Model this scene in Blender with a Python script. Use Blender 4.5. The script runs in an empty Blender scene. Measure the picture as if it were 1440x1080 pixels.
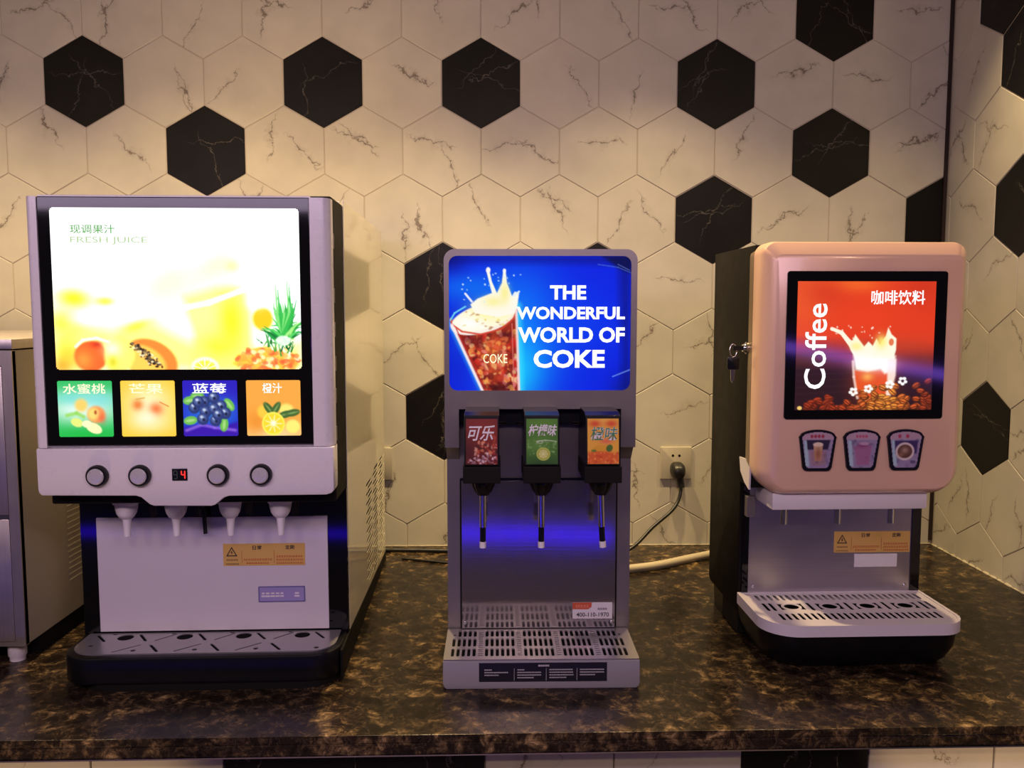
import bpy, bmesh, math, random
import numpy as np
from mathutils import Vector, Matrix
random.seed(7)
PI = math.pi
S = bpy.context.scene
COL = S.collection
H = 0.86                       # height of the counter top above the floor

# ------------------------------------------------------------------ camera
cam = bpy.data.cameras.new('camera')
cam.sensor_width = 36.0
cam.lens = 36.0 * 1200.0 / 1440.0
cam.clip_start = 0.02
co = bpy.data.objects.new('camera', cam); COL.objects.link(co)
co.location = (1.0397, -2.2256, H + 0.6255)
co.rotation_mode = 'XYZ'
co.rotation_euler = (PI / 2 - 0.0864, 0.0, -0.01748)
S.camera = co

# ------------------------------------------------------------------ world, lights, exposure
S.view_settings.view_transform = 'Standard'
S.view_settings.look = 'None'
S.view_settings.gamma = 1.0
S.view_settings.exposure = 0.0
S.view_settings.use_curve_mapping = False
w = bpy.data.worlds.new('world'); S.world = w; w.use_nodes = True
w.node_tree.nodes['Background'].inputs[0].default_value = (0.34, 0.25, 0.33, 1)
w.node_tree.nodes['Background'].inputs[1].default_value = 0.09

def light(name, kind, loc, energy, color, rot=(0, 0, 0), size=0.1, size_y=None, spot=None, blend=0.5):
    l = bpy.data.lights.new(name, kind); l.energy = energy; l.color = color
    if kind == 'AREA':
        l.shape = 'RECTANGLE' if size_y else 'DISK'; l.size = size
        if size_y: l.size_y = size_y
    else:
        l.shadow_soft_size = size
    if spot:
        l.spot_size = math.radians(spot); l.spot_blend = blend
    o = bpy.data.objects.new(name, l); COL.objects.link(o)
    o.location = loc; o.rotation_euler = rot
    return o

# recessed ceiling spots above the back of the counter
for x, e in ((-0.30, 60), (0.25, 60), (0.865, 118), (1.41, 66), (1.98, 46)):
    light('ceiling_spot', 'SPOT', (x, -0.45, H + 1.62), e, (1.0, 0.72, 0.34), (-0.10 if 0.8 < x < 0.9 or x > 1.9 else -0.02, 0, 0), 0.025, spot=96, blend=1.0)
# round warm lamps of the room behind the camera
for x in (-1.5, -0.15, 1.15, 2.45):
    light('room_lamp', 'AREA', (x, -3.4, H + 1.72), 5.0, (1.0, 0.70, 0.42), (math.radians(50), 0, 0), 0.16)
# violet decorative light above the customer side of the counter
light('violet_cove', 'AREA', (0.65, -1.95, H + 1.0), 10.5, (0.90, 0.68, 0.98), (math.radians(46), 0, 0), 2.2, 0.25)
light('violet_ceiling', 'AREA', (1.0, -0.75, H + 2.0), 0.6, (0.70, 0.45, 1.0), (math.radians(40), 0, 0), 2.4, 0.2)
# blue LED lines under the opposite counter and along its edge
light('blue_strip', 'AREA', (0.3, -3.3, H - 0.44), 1.9, (0.03, 0.0, 1.0), (math.radians(96), math.radians(1.5), 0), 2.6, 0.045)
light('violet_strip', 'AREA', (3.1, -3.3, H + 0.35), 1.6, (0.30, 0.12, 1.0), (math.radians(90), math.radians(10), 0), 1.3, 0.05)
# added warm fill spots, unseen, to brighten the tiled counter front
for x in (0.25, 1.95):
    light('foot_fill', 'SPOT', (x, -1.22, H - 0.50), 9, (1.0, 0.66, 0.34), (math.radians(150), 0, 0), 0.02, spot=70, blend=0.3)

# ------------------------------------------------------------------ helpers
def prop(o, label=None, cat=None, group=None, kind=None):
    if label: o['label'] = label
    if cat: o['category'] = cat
    if group: o['group'] = group
    if kind: o['kind'] = kind
    return o

def thing(name, label, cat, loc, rz=0.0, group=None):
    o = bpy.data.objects.new(name, None); COL.objects.link(o)
    o.empty_display_size = 0.05
    o.location = loc; o.rotation_euler = (0, 0, rz)
    return prop(o, label, cat, group)

def obj(name, me, mat, parent=None, smooth=False, label=None):
    if isinstance(me, bmesh.types.BMesh):
        bm = me; me = bpy.data.meshes.new(name)
        bmesh.ops.recalc_face_normals(bm, faces=bm.faces)
        bm.to_mesh(me); bm.free()
    me.materials.clear()
    if mat: me.materials.append(mat)
    for p in me.polygons:
        p.use_smooth = bool(smooth); p.material_index = 0
    if smooth == 'auto':
        me.set_sharp_from_angle(angle=math.radians(35))
    o = bpy.data.objects.new(name, me); COL.objects.link(o)
    o.parent = parent
    if label: o['label'] = label
    return o

def box(x0, x1, y0, y1, z0, z1, bev=0.0, bm=None, seg=2):
    b = bmesh.new()
    bmesh.ops.create_cube(b, size=1)
    for v in b.verts:
        v.co = Vector((x0 + (v.co.x + .5) * (x1 - x0), y0 + (v.co.y + .5) * (y1 - y0), z0 + (v.co.z + .5) * (z1 - z0)))
    if bev:
        bmesh.ops.bevel(b, geom=b.edges[:], offset=bev, segments=seg, profile=0.5, affect='EDGES', clamp_overlap=True)
    return merge(bm, b)

def merge(bm, b):
    if bm is None: return b
    me = bpy.data.meshes.new('t'); b.to_mesh(me); b.free()
    bm.from_mesh(me); bpy.data.meshes.remove(me)
    return bm

def prism(poly, plane, a, b, bm=None, bev=0.0):
    """poly 2D extruded between a and b along the axis normal to plane ('XY','XZ','YZ')."""
    m = bmesh.new()
    f = {'XY': lambda u, v, w: (u, v, w), 'XZ': lambda u, v, w: (u, w, v), 'YZ': lambda u, v, w: (w, u, v)}[plane]
    A = [m.verts.new(f(u, v, a)) for u, v in poly]; B = [m.verts.new(f(u, v, b)) for u, v in poly]
    m.faces.new(A); m.faces.new(B[::-1])
    n = len(poly)
    for i in range(n): m.faces.new((A[i], A[(i + 1) % n], B[(i + 1) % n], B[i]))
    bmesh.ops.recalc_face_normals(m, faces=m.faces)
    if bev:
        es = [e for e in m.edges if len(e.link_faces) == 2 and e.calc_face_angle() > 0.6]
        bmesh.ops.bevel(m, geom=es, offset=bev, segments=2, profile=0.5, affect='EDGES', clamp_overlap=True)
    return merge(bm, m)

def rrect(x0, z0, x1, z1, r, n=6):
    """corner radii order: lower-left, lower-right, upper-right, upper-left"""
    if not isinstance(r, (tuple, list)): r = (r,) * 4
    pts = []
    for (cx, cz, rr, a0) in ((x0 + r[0], z0 + r[0], r[0], PI), (x1 - r[1], z0 + r[1], r[1], 1.5 * PI),
                             (x1 - r[2], z1 - r[2], r[2], 0), (x0 + r[3], z1 - r[3], r[3], .5 * PI)):
        if rr <= 1e-6: pts.append((cx, cz)); continue
        for k in range(n + 1):
            a = a0 + .5 * PI * k / n
            pts.append((cx + rr * math.cos(a), cz + rr * math.sin(a)))
    return pts

def ell(cx, cy, rx, ry=None, n=20, rot=0.0):
    ry = ry or rx; out = []
    for k in range(n):
        a = 2 * PI * k / n; x = rx * math.cos(a); y = ry * math.sin(a)
        out.append((cx + x * math.cos(rot) - y * math.sin(rot), cy + x * math.sin(rot) + y * math.cos(rot)))
    return out

def slot(x0, y0, x1, y1, w, n=4):
    a = math.atan2(y1 - y0, x1 - x0); r = w / 2; pts = []
    for (cx, cy, s) in ((x1, y1, a - PI / 2), (x0, y0, a + PI / 2)):
        for k in range(n + 1):
            t = s + PI * k / n; pts.append((cx + r * math.cos(t), cy + r * math.sin(t)))
    return pts

def eval_mesh(data):
    o = bpy.data.objects.new('tmp', data); COL.objects.link(o)
    dg = bpy.context.evaluated_depsgraph_get(); dg.update()
    me = bpy.data.meshes.new_from_object(o.evaluated_get(dg))
    bpy.data.objects.remove(o)
    return me

def plate(outer, holes, plane, a, b):
    """flat plate with real holes, extruded from a to b along the normal of the plane"""
    cu = bpy.data.curves.new('c', 'CURVE'); cu.dimensions = '2D'; cu.fill_mode = 'BOTH'
    cu.extrude = abs(b - a) / 2
    for poly in [outer] + list(holes):
        s = cu.splines.new('POLY'); s.points.add(len(poly) - 1)
        for p, q in zip(s.points, poly): p.co = (q[0], q[1], 0, 1)
        s.use_cyclic_u = True
    me = eval_mesh(cu); bpy.data.curves.remove(cu)
    mid = (a + b) / 2
    for v in me.vertices:
        u, vv, ww = v.co
        v.co = {'XY': (u, vv, ww + mid), 'XZ': (u, mid - ww, vv), 'YZ': (ww + mid, u, vv)}[plane]
    return me

def tube(pts, r, res=4, smooth_pts=True, bres=4):
    cu = bpy.data.curves.new('c', 'CURVE'); cu.dimensions = '3D'; cu.bevel_depth = r; cu.bevel_resolution = bres
    cu.use_fill_caps = True
    if smooth_pts:
        s = cu.splines.new('NURBS'); s.points.add(len(pts) - 1)
        for p, q in zip(s.points, pts): p.co = (*q, 1)
        s.order_u = min(4, len(pts)); s.use_endpoint_u = True; s.resolution_u = res
    else:
        s = cu.splines.new('POLY'); s.points.add(len(pts) - 1)
        for p, q in zip(s.points, pts): p.co = (*q, 1)
    me = eval_mesh(cu); bpy.data.curves.remove(cu)
    return me

def lathe(prof, c=(0, 0, 0), n=24, axis='Z', bm=None, ribs=None):
    """prof: list of (radius, height) from one end to the other; caps closed"""
    m = bmesh.new(); rings = []
    for (r, h) in prof:
        ring = []
        for k in range(n):
            a = 2 * PI * k / n
            rr = r * (1 + (ribs if (ribs and k % 2) else 0))
            x, y = rr * math.cos(a), rr * math.sin(a)
            p = {'Z': (x, y, h), 'Y': (x, h, y), 'X': (h, x, y)}[axis]
            ring.append(m.verts.new((c[0] + p[0], c[1] + p[1], c[2] + p[2])))
        rings.append(ring)
    for A, B in zip(rings, rings[1:]):
        for k in range(n): m.faces.new((A[k], A[(k + 1) % n], B[(k + 1) % n], B[k]))
    m.faces.new(rings[0]); m.faces.new(rings[-1])
    bmesh.ops.recalc_face_normals(m, faces=m.faces)
    return merge(bm, m)

def loft(rings, bm=None):
    m = bmesh.new(); R = [[m.verts.new(p) for p in r] for r in rings]
    for A, B in zip(R, R[1:]):
        n = len(A)
        for k in range(n): m.faces.new((A[k], A[(k + 1) % n], B[(k + 1) % n], B[k]))
    m.faces.new(R[0]); m.faces.new(R[-1])
    bmesh.ops.recalc_face_normals(m, faces=m.faces)
    return merge(bm, m)

# ------------------------------------------------------------------ materials
def pbr(name, col, rough=0.5, metal=0.0, spec=0.5, emit=None, es=0.0, coat=0.0, bump=None):
    m = bpy.data.materials.new(name); m.use_nodes = True
    nt = m.node_tree; b = nt.nodes['Principled BSDF']
    b.inputs['Base Color'].default_value = (*col, 1)
    b.inputs['Roughness'].default_value = rough
    b.inputs['Metallic'].default_value = metal
    b.inputs['Specular IOR Level'].default_value = spec
    if coat:
        b.inputs['Coat Weight'].default_value = coat; b.inputs['Coat Roughness'].default_value = 0.05
    if emit:
        b.inputs['Emission Color'].default_value = (*emit, 1); b.inputs['Emission Strength'].default_value = es
    # faint procedural unevenness so that no surface is perfectly uniform
    tc = nt.nodes.new('ShaderNodeTexCoord'); nz = nt.nodes.new('ShaderNodeTexNoise')
    nz.inputs['Scale'].default_value = 35; nz.inputs['Detail'].default_value = 4
    nt.links.new(tc.outputs['Object'], nz.inputs['Vector'])
    mr = nt.nodes.new('ShaderNodeMapRange')
    mr.inputs['To Min'].default_value = max(0.02, rough * 0.85); mr.inputs['To Max'].default_value = min(1, rough * 1.15)
    nt.links.new(nz.outputs['Fac'], mr.inputs['Value']); nt.links.new(mr.outputs['Result'], b.inputs['Roughness'])
    return m

def brushed(name, col, rough, direction='X', scale=400, dark=0.8, metal=1.0):
    m = pbr(name, col, rough, metal); nt = m.node_tree; b = nt.nodes['Principled BSDF']
    tc = nt.nodes.new('ShaderNodeTexCoord'); mp = nt.nodes.new('ShaderNodeMapping'); nz = nt.nodes.new('ShaderNodeTexNoise')
    sc = [scale, scale, scale]; sc['XYZ'.index(direction)] = scale / 80
    mp.inputs['Scale'].default_value = sc
    nz.inputs['Scale'].default_value = 1; nz.inputs['Detail'].default_value = 3
    nt.links.new(tc.outputs['Object'], mp.inputs['Vector']); nt.links.new(mp.outputs['Vector'], nz.inputs['Vector'])
    bp = nt.nodes.new('ShaderNodeBump'); bp.inputs['Strength'].default_value = 0.04; bp.inputs['Distance'].default_value = 0.0004
    nt.links.new(nz.outputs['Fac'], bp.inputs['Height']); nt.links.new(bp.outputs['Normal'], b.inputs['Normal'])
    mx = nt.nodes.new('ShaderNodeMix'); mx.data_type = 'RGBA'
    mx.inputs[6].default_value = (*[c * dark for c in col], 1); mx.inputs[7].default_value = (*col, 1)
    nt.links.new(nz.outputs['Fac'], mx.inputs[0]); nt.links.new(mx.outputs[2], b.inputs['Base Color'])
    return m

def nd(nt, t, **k):
    n = nt.nodes.new(t)
    for a, v in k.items():
        if a in n.inputs: n.inputs[a].default_value = v
        else: setattr(n, a, v)
    return n

def math_n(nt, op, a, b=None, c=None):
    n = nt.nodes.new('ShaderNodeMath'); n.operation = op
    for i, v in enumerate((a, b, c)):
        if v is None: continue
        if isinstance(v, (int, float)): n.inputs[i].default_value = v
        else: nt.links.new(v, n.inputs[i])
    return n.outputs[0]

def ramp(nt, fac, stops):
    r = nt.nodes.new('ShaderNodeValToRGB'); e = r.color_ramp.elements
    while len(e) < len(stops): e.new(0.5)
    for el, (p, c) in zip(e, stops): el.position = p; el.color = (*c, 1)
    nt.links.new(fac, r.inputs[0]); return r.outputs[0]

def mixc(nt, fac, a, b):
    m = nt.nodes.new('ShaderNodeMix'); m.data_type = 'RGBA'
    for s, v in ((0, fac), (6, a), (7, b)):
        if isinstance(v, tuple): m.inputs[s].default_value = (*v, 1) if len(v) == 3 else v
        elif isinstance(v, (int, float)): m.inputs[s].default_value = v
        else: nt.links.new(v, m.inputs[s])
    return m.outputs[2]

def marble(name, base, tint, vein, width, count, rough, strength=1.0, spec=0.5, length=0.06, wob=0.05):
    """stone with a few wandering vein strokes, a different cut on every tile"""
    m = pbr(name, base, rough, 0, spec); nt = m.node_tree; b = nt.nodes['Principled BSDF']
    tc = nt.nodes.new('ShaderNodeTexCoord'); oi = nt.nodes.new('ShaderNodeObjectInfo')
    sp = nt.nodes.new('ShaderNodeSeparateXYZ'); nt.links.new(tc.outputs['Object'], sp.inputs[0])
    u0 = math_n(nt, 'ADD', sp.outputs[0], sp.outputs[1]); v0 = sp.outputs[2]
    total = None
    for k in range(count):
        wn = nt.nodes.new('ShaderNodeTexWhiteNoise'); wn.noise_dimensions = '1D'
        nt.links.new(math_n(nt, 'MULTIPLY_ADD', oi.outputs['Random'], 91.7, k * 13.3 + 1.1), wn.inputs['W'])
        rs = nt.nodes.new('ShaderNodeSeparateColor'); nt.links.new(wn.outputs['Color'], rs.inputs[0])
        ang = math_n(nt, 'MULTIPLY', wn.outputs['Value'], 6.283)
        cs, sn = math_n(nt, 'COSINE', ang), math_n(nt, 'SINE', ang)
        u = math_n(nt, 'ADD', math_n(nt, 'MULTIPLY', u0, cs), math_n(nt, 'MULTIPLY', v0, sn))
        v = math_n(nt, 'SUBTRACT', math_n(nt, 'MULTIPLY', v0, cs), math_n(nt, 'MULTIPLY', u0, sn))
        u = math_n(nt, 'ADD', u, math_n(nt, 'MULTIPLY_ADD', rs.outputs[0], 0.09, -0.045))
        v = math_n(nt, 'ADD', v, math_n(nt, 'MULTIPLY_ADD', rs.outputs[1], 0.10, -0.05))
        cb_ = nt.nodes.new('ShaderNodeCombineXYZ')
        nt.links.new(u, cb_.inputs[0]); nt.links.new(v, cb_.inputs[1]); nt.links.new(math_n(nt, 'MULTIPLY', rs.outputs[2], 40.0), cb_.inputs[2])
        n1 = nd(nt, 'ShaderNodeTexNoise', Scale=16.0, Detail=6.0, Roughness=0.62); nt.links.new(cb_.outputs[0], n1.inputs['Vector'])
        d = math_n(nt, 'ABSOLUTE', math_n(nt, 'ADD', u, math_n(nt, 'MULTIPLY_ADD', n1.outputs['Fac'], wob * 2.6, -wob * 1.3)))
        n2 = nd(nt, 'ShaderNodeTexNoise', Scale=60.0, Detail=2.0); nt.links.new(cb_.outputs[0], n2.inputs['Vector'])
        taper = math_n(nt, 'SUBTRACT', 1.0, math_n(nt, 'DIVIDE', math_n(nt, 'ABSOLUTE', v), length))
        taper = math_n(nt, 'MAXIMUM', taper, 0.0)
        wd = math_n(nt, 'MULTIPLY_ADD', math_n(nt, 'MULTIPLY', math_n(nt, 'POWER', n2.outputs['Fac'], 2.5), taper), width * 9, 0.00012)
        line = math_n(nt, 'MAXIMUM', math_n(nt, 'SUBTRACT', 1.0, math_n(nt, 'DIVIDE', d, wd)), 0.0)
        halo = math_n(nt, 'MULTIPLY', math_n(nt, 'MAXIMUM', math_n(nt, 'SUBTRACT', 1.0, math_n(nt, 'DIVIDE', d, math_n(nt, 'MULTIPLY', wd, 5.0))), 0.0), 0.22)
        g = math_n(nt, 'MULTIPLY', math_n(nt, 'ADD', line, halo), math_n(nt, 'MINIMUM', math_n(nt, 'MULTIPLY', taper, 3.0), 1.0))
        if k: g = math_n(nt, 'MULTIPLY', g, math_n(nt, 'GREATER_THAN', rs.outputs[2], 0.35 if count > 2 else 0.55))
        total = g if total is None else math_n(nt, 'ADD', total, g)
    v = math_n(nt, 'MULTIPLY', math_n(nt, 'MINIMUM', total, 1.0), strength)
    ad = nt.nodes.new('ShaderNodeCombineXYZ')
    nt.links.new(u0, ad.inputs[0]); nt.links.new(v0, ad.inputs[1]); nt.links.new(math_n(nt, 'MULTIPLY', oi.outputs['Random'], 60.0), ad.inputs[2])
    cl = nd(nt, 'ShaderNodeTexNoise', Scale=11.0, Detail=3.0); nt.links.new(ad.outputs[0], cl.inputs['Vector'])
    basec = ramp(nt, cl.outputs['Fac'], [(0.3, base), (0.75, tint)])
    nt.links.new(mixc(nt, v, basec, vein), b.inputs['Base Color'])
    return m

M = {}
M['tile_white'] = marble('white_marble_tile', (0.62, 0.585, 0.500), (0.54, 0.51, 0.435), (0.14, 0.105, 0.075), 0.0016, 2, 0.40, 0.85, 0.35, 0.075, 0.035)
M['tile_black'] = marble('black_marble_tile', (0.005, 0.0045, 0.004), (0.009, 0.008, 0.007), (0.30, 0.27, 0.23), 0.00022, 3, 0.36, 0.55, 0.18, 0.10, 0.030)
M['grout'] = pbr('light_grout', (0.50, 0.44, 0.36), 0.9)
M['caulk'] = pbr('cream_caulk', (0.55, 0.49, 0.36), 0.7)
M['gap'] = pbr('dark_brown_joint', (0.020, 0.008, 0.006), 0.7)
M['shell'] = pbr('white_plastic_shell', (0.66, 0.62, 0.66), 0.28, coat=0.15)
M['cream'] = pbr('cream_painted_sheet', (0.86, 0.80, 0.60), 0.20, coat=0.6)
M['olive'] = pbr('beige_painted_sheet', (0.40, 0.35, 0.25), 0.4)
M['black'] = pbr('black_plastic', (0.0045, 0.0045, 0.006), 0.30, spec=0.35)
M['black_gloss'] = pbr('black_glass', (0.004, 0.004, 0.005), 0.06)
M['black_matt'] = pbr('black_matt_sheet', (0.010, 0.009, 0.008), 0.60, spec=0.10)
M['void'] = pbr('interior_shade', (0.004, 0.004, 0.004), 0.9, spec=0.1)  # near-black that puts the shade inside openings into the colour
M['plate_white'] = pbr('satin_white_plate', (0.63, 0.58, 0.62), 0.30, coat=0.2)
M['steel'] = brushed('brushed_steel', (0.42, 0.375, 0.40), 0.10, 'X', metal=0.85)
M['steel_satin'] = brushed('satin_steel', (0.62, 0.58, 0.62), 0.34, 'X')
M['steel_v'] = brushed('brushed_steel_upright', (0.66, 0.60, 0.58), 0.45, 'Z')
M['steel_dark'] = pbr('grey_metallic_paint', (0.25, 0.22, 0.21), 0.38, 0.55)
M['chrome'] = pbr('chrome', (0.75, 0.73, 0.74), 0.14, 1.0)
M['tray_steel'] = pbr('tray_steel', (0.42, 0.40, 0.41), 0.30, 0.7)
M['grey_base'] = pbr('light_grey_coated_metal', (0.30, 0.28, 0.31), 0.45)
M['rose'] = pbr('rose_gold_plastic', (0.84, 0.54, 0.40), 0.30, 0.15, coat=0.3)
M['gold_side'] = pbr('gold_brown_trim', (0.28, 0.20, 0.12), 0.35, 0.5)
M['tray_white'] = pbr('white_coated_tray', (0.70, 0.65, 0.68), 0.42)
M['nozzle'] = pbr('milky_plastic', (0.80, 0.76, 0.80), 0.35)
M['silver'] = pbr('silver_button', (0.62, 0.60, 0.62), 0.28, 0.4)
M['cord'] = pbr('black_rubber', (0.012, 0.012, 0.013), 0.35)
M['hose'] = pbr('off_white_rubber', (0.44, 0.38, 0.27), 0.5)
M['socket'] = pbr('white_socket_plastic', (0.56, 0.51, 0.40), 0.35)
M['yellow'] = pbr('yellow_sticker', (0.62, 0.38, 0.10), 0.5)
M['white_sticker'] = pbr('white_sticker', (0.74, 0.70, 0.72), 0.45)
M['ink'] = pbr('black_ink', (0.02, 0.015, 0.02), 0.6)
M['ink_red'] = pbr('red_ink', (0.45, 0.06, 0.03), 0.6)
M['ink_white'] = pbr('white_ink', (0.75, 0.72, 0.75), 0.6)
M['navy'] = pbr('dark_navy_label', (0.012, 0.010, 0.022), 0.4)
M['foil'] = pbr('silver_nameplate', (0.42, 0.36, 0.62), 0.35, 0.3)
M['floor'] = pbr('floor_tile', (0.25, 0.20, 0.17), 0.4)
def glow(name, col, s):
    m = pbr(name, (0.02, 0.02, 0.02), 0.2, emit=col, es=s); m.cycles.emission_sampling = 'NONE'; return m
M['glow_white'] = glow('backlit_white', (1, 1, 1), 1.25)
M['glow_red'] = glow('red_led', (1.0, 0.03, 0.02), 1.3)
M['glow_green'] = glow('backlit_green', (0.10, 0.48, 0.08), 0.85)
M['glow_lime'] = glow('backlit_pale_green', (0.45, 0.66, 0.30), 0.95)
M['glow_cream'] = glow('backlit_cream', (1.0, 0.95, 0.62), 1.2)
M['led_off'] = pbr('unlit_segment', (0.05, 0.07, 0.06), 0.4)

def print_mat(name, strength, rough=0.07, base=0.0):
    """print carried by the mesh's own colours; backlit when strength > 0"""
    m = bpy.data.materials.new(name); m.use_nodes = True; nt = m.node_tree; b = nt.nodes['Principled BSDF']
    a = nt.nodes.new('ShaderNodeVertexColor'); a.layer_name = 'print'
    b.inputs['Roughness'].default_value = rough
    if strength:
        b.inputs['Base Color'].default_value = (0.01, 0.01, 0.01, 1)
        nt.links.new(a.outputs[0], b.inputs['Emission Color']); b.inputs['Emission Strength'].default_value = strength
        m.cycles.emission_sampling = 'NONE'
    else:
        nt.links.new(a.outputs[0], b.inputs['Base Color'])
    return m
M['lit_print'] = print_mat('backlit_print', 1.0)
M['paper_print'] = print_mat('printed_label', 0.0, 0.35)

def counter_mat():
    m = pbr('dark_emperador_marble', (0.04, 0.025, 0.02), 0.27, spec=0.22); nt = m.node_tree; b = nt.nodes['Principled BSDF']
    tc = nt.nodes.new('ShaderNodeTexCoord')
    n0 = nd(nt, 'ShaderNodeTexNoise', Scale=4.0, Detail=5.0, Roughness=0.6, Distortion=0.6); mpo = nt.nodes.new('ShaderNodeMapping'); mpo.inputs['Location'].default_value = (3.7, 1.9, 0.4); mpo.inputs['Scale'].default_value = (1, 1, 1)
    nt.links.new(tc.outputs['Object'], mpo.inputs['Vector']); nt.links.new(mpo.outputs[0], n0.inputs['Vector'])
    n1 = nd(nt, 'ShaderNodeTexNoise', Scale=38.0, Detail=9.0, Roughness=0.75, Distortion=0.4); nt.links.new(tc.outputs['Object'], n1.inputs['Vector'])
    ws = nt.nodes.new('ShaderNodeVectorMath'); ws.operation = 'MULTIPLY_ADD'
    ws.inputs[1].default_value = (0.07, 0.07, 0.07)
    nt.links.new(n1.outputs['Color'], ws.inputs[0]); nt.links.new(tc.outputs['Object'], ws.inputs[2])
    vo = nt.nodes.new('ShaderNodeTexVoronoi'); vo.feature = 'DISTANCE_TO_EDGE'; vo.inputs['Scale'].default_value = 24.0
    nt.links.new(ws.outputs[0], vo.inputs['Vector'])
    vein = nt.nodes.new('ShaderNodeMapRange'); vein.inputs['From Min'].default_value = 0.0; vein.inputs['From Max'].default_value = 0.035
    vein.inputs['To Min'].default_value = 1.0; vein.inputs['To Max'].default_value = 0.0
    nt.links.new(vo.outputs['Distance'], vein.inputs['Value'])
    base = ramp(nt, n1.outputs['Fac'], [(0.38, (0.007, 0.005, 0.004)), (0.52, (0.026, 0.017, 0.010)), (0.60, (0.14, 0.09, 0.040)), (0.72, (0.58, 0.39, 0.18))])
    big = ramp(nt, n0.outputs['Fac'], [(0.38, (0.25, 0.25, 0.27)), (0.54, (1.0, 1.0, 1.0))])
    mu = nt.nodes.new('ShaderNodeMix'); mu.data_type = 'RGBA'; mu.blend_type = 'MULTIPLY'; mu.inputs[0].default_value = 1.0
    nt.links.new(base, mu.inputs[6]); nt.links.new(big, mu.inputs[7])
    fac = math_n(nt, 'MULTIPLY', math_n(nt, 'MULTIPLY', vein.outputs[0], math_n(nt, 'POWER', n0.outputs['Fac'], 2.0)), 0.7)
    nt.links.new(mixc(nt, fac, mu.outputs[2], (0.30, 0.20, 0.11)), b.inputs['Base Color'])
    return m
M['counter'] = counter_mat()

# ------------------------------------------------------------------ a small painter for flat prints
def srgb(c):
    c = np.asarray(c, float) / 255.0
    return np.where(c <= 0.04045, c / 12.92, ((c + 0.055) / 1.055) ** 2.4)

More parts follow.
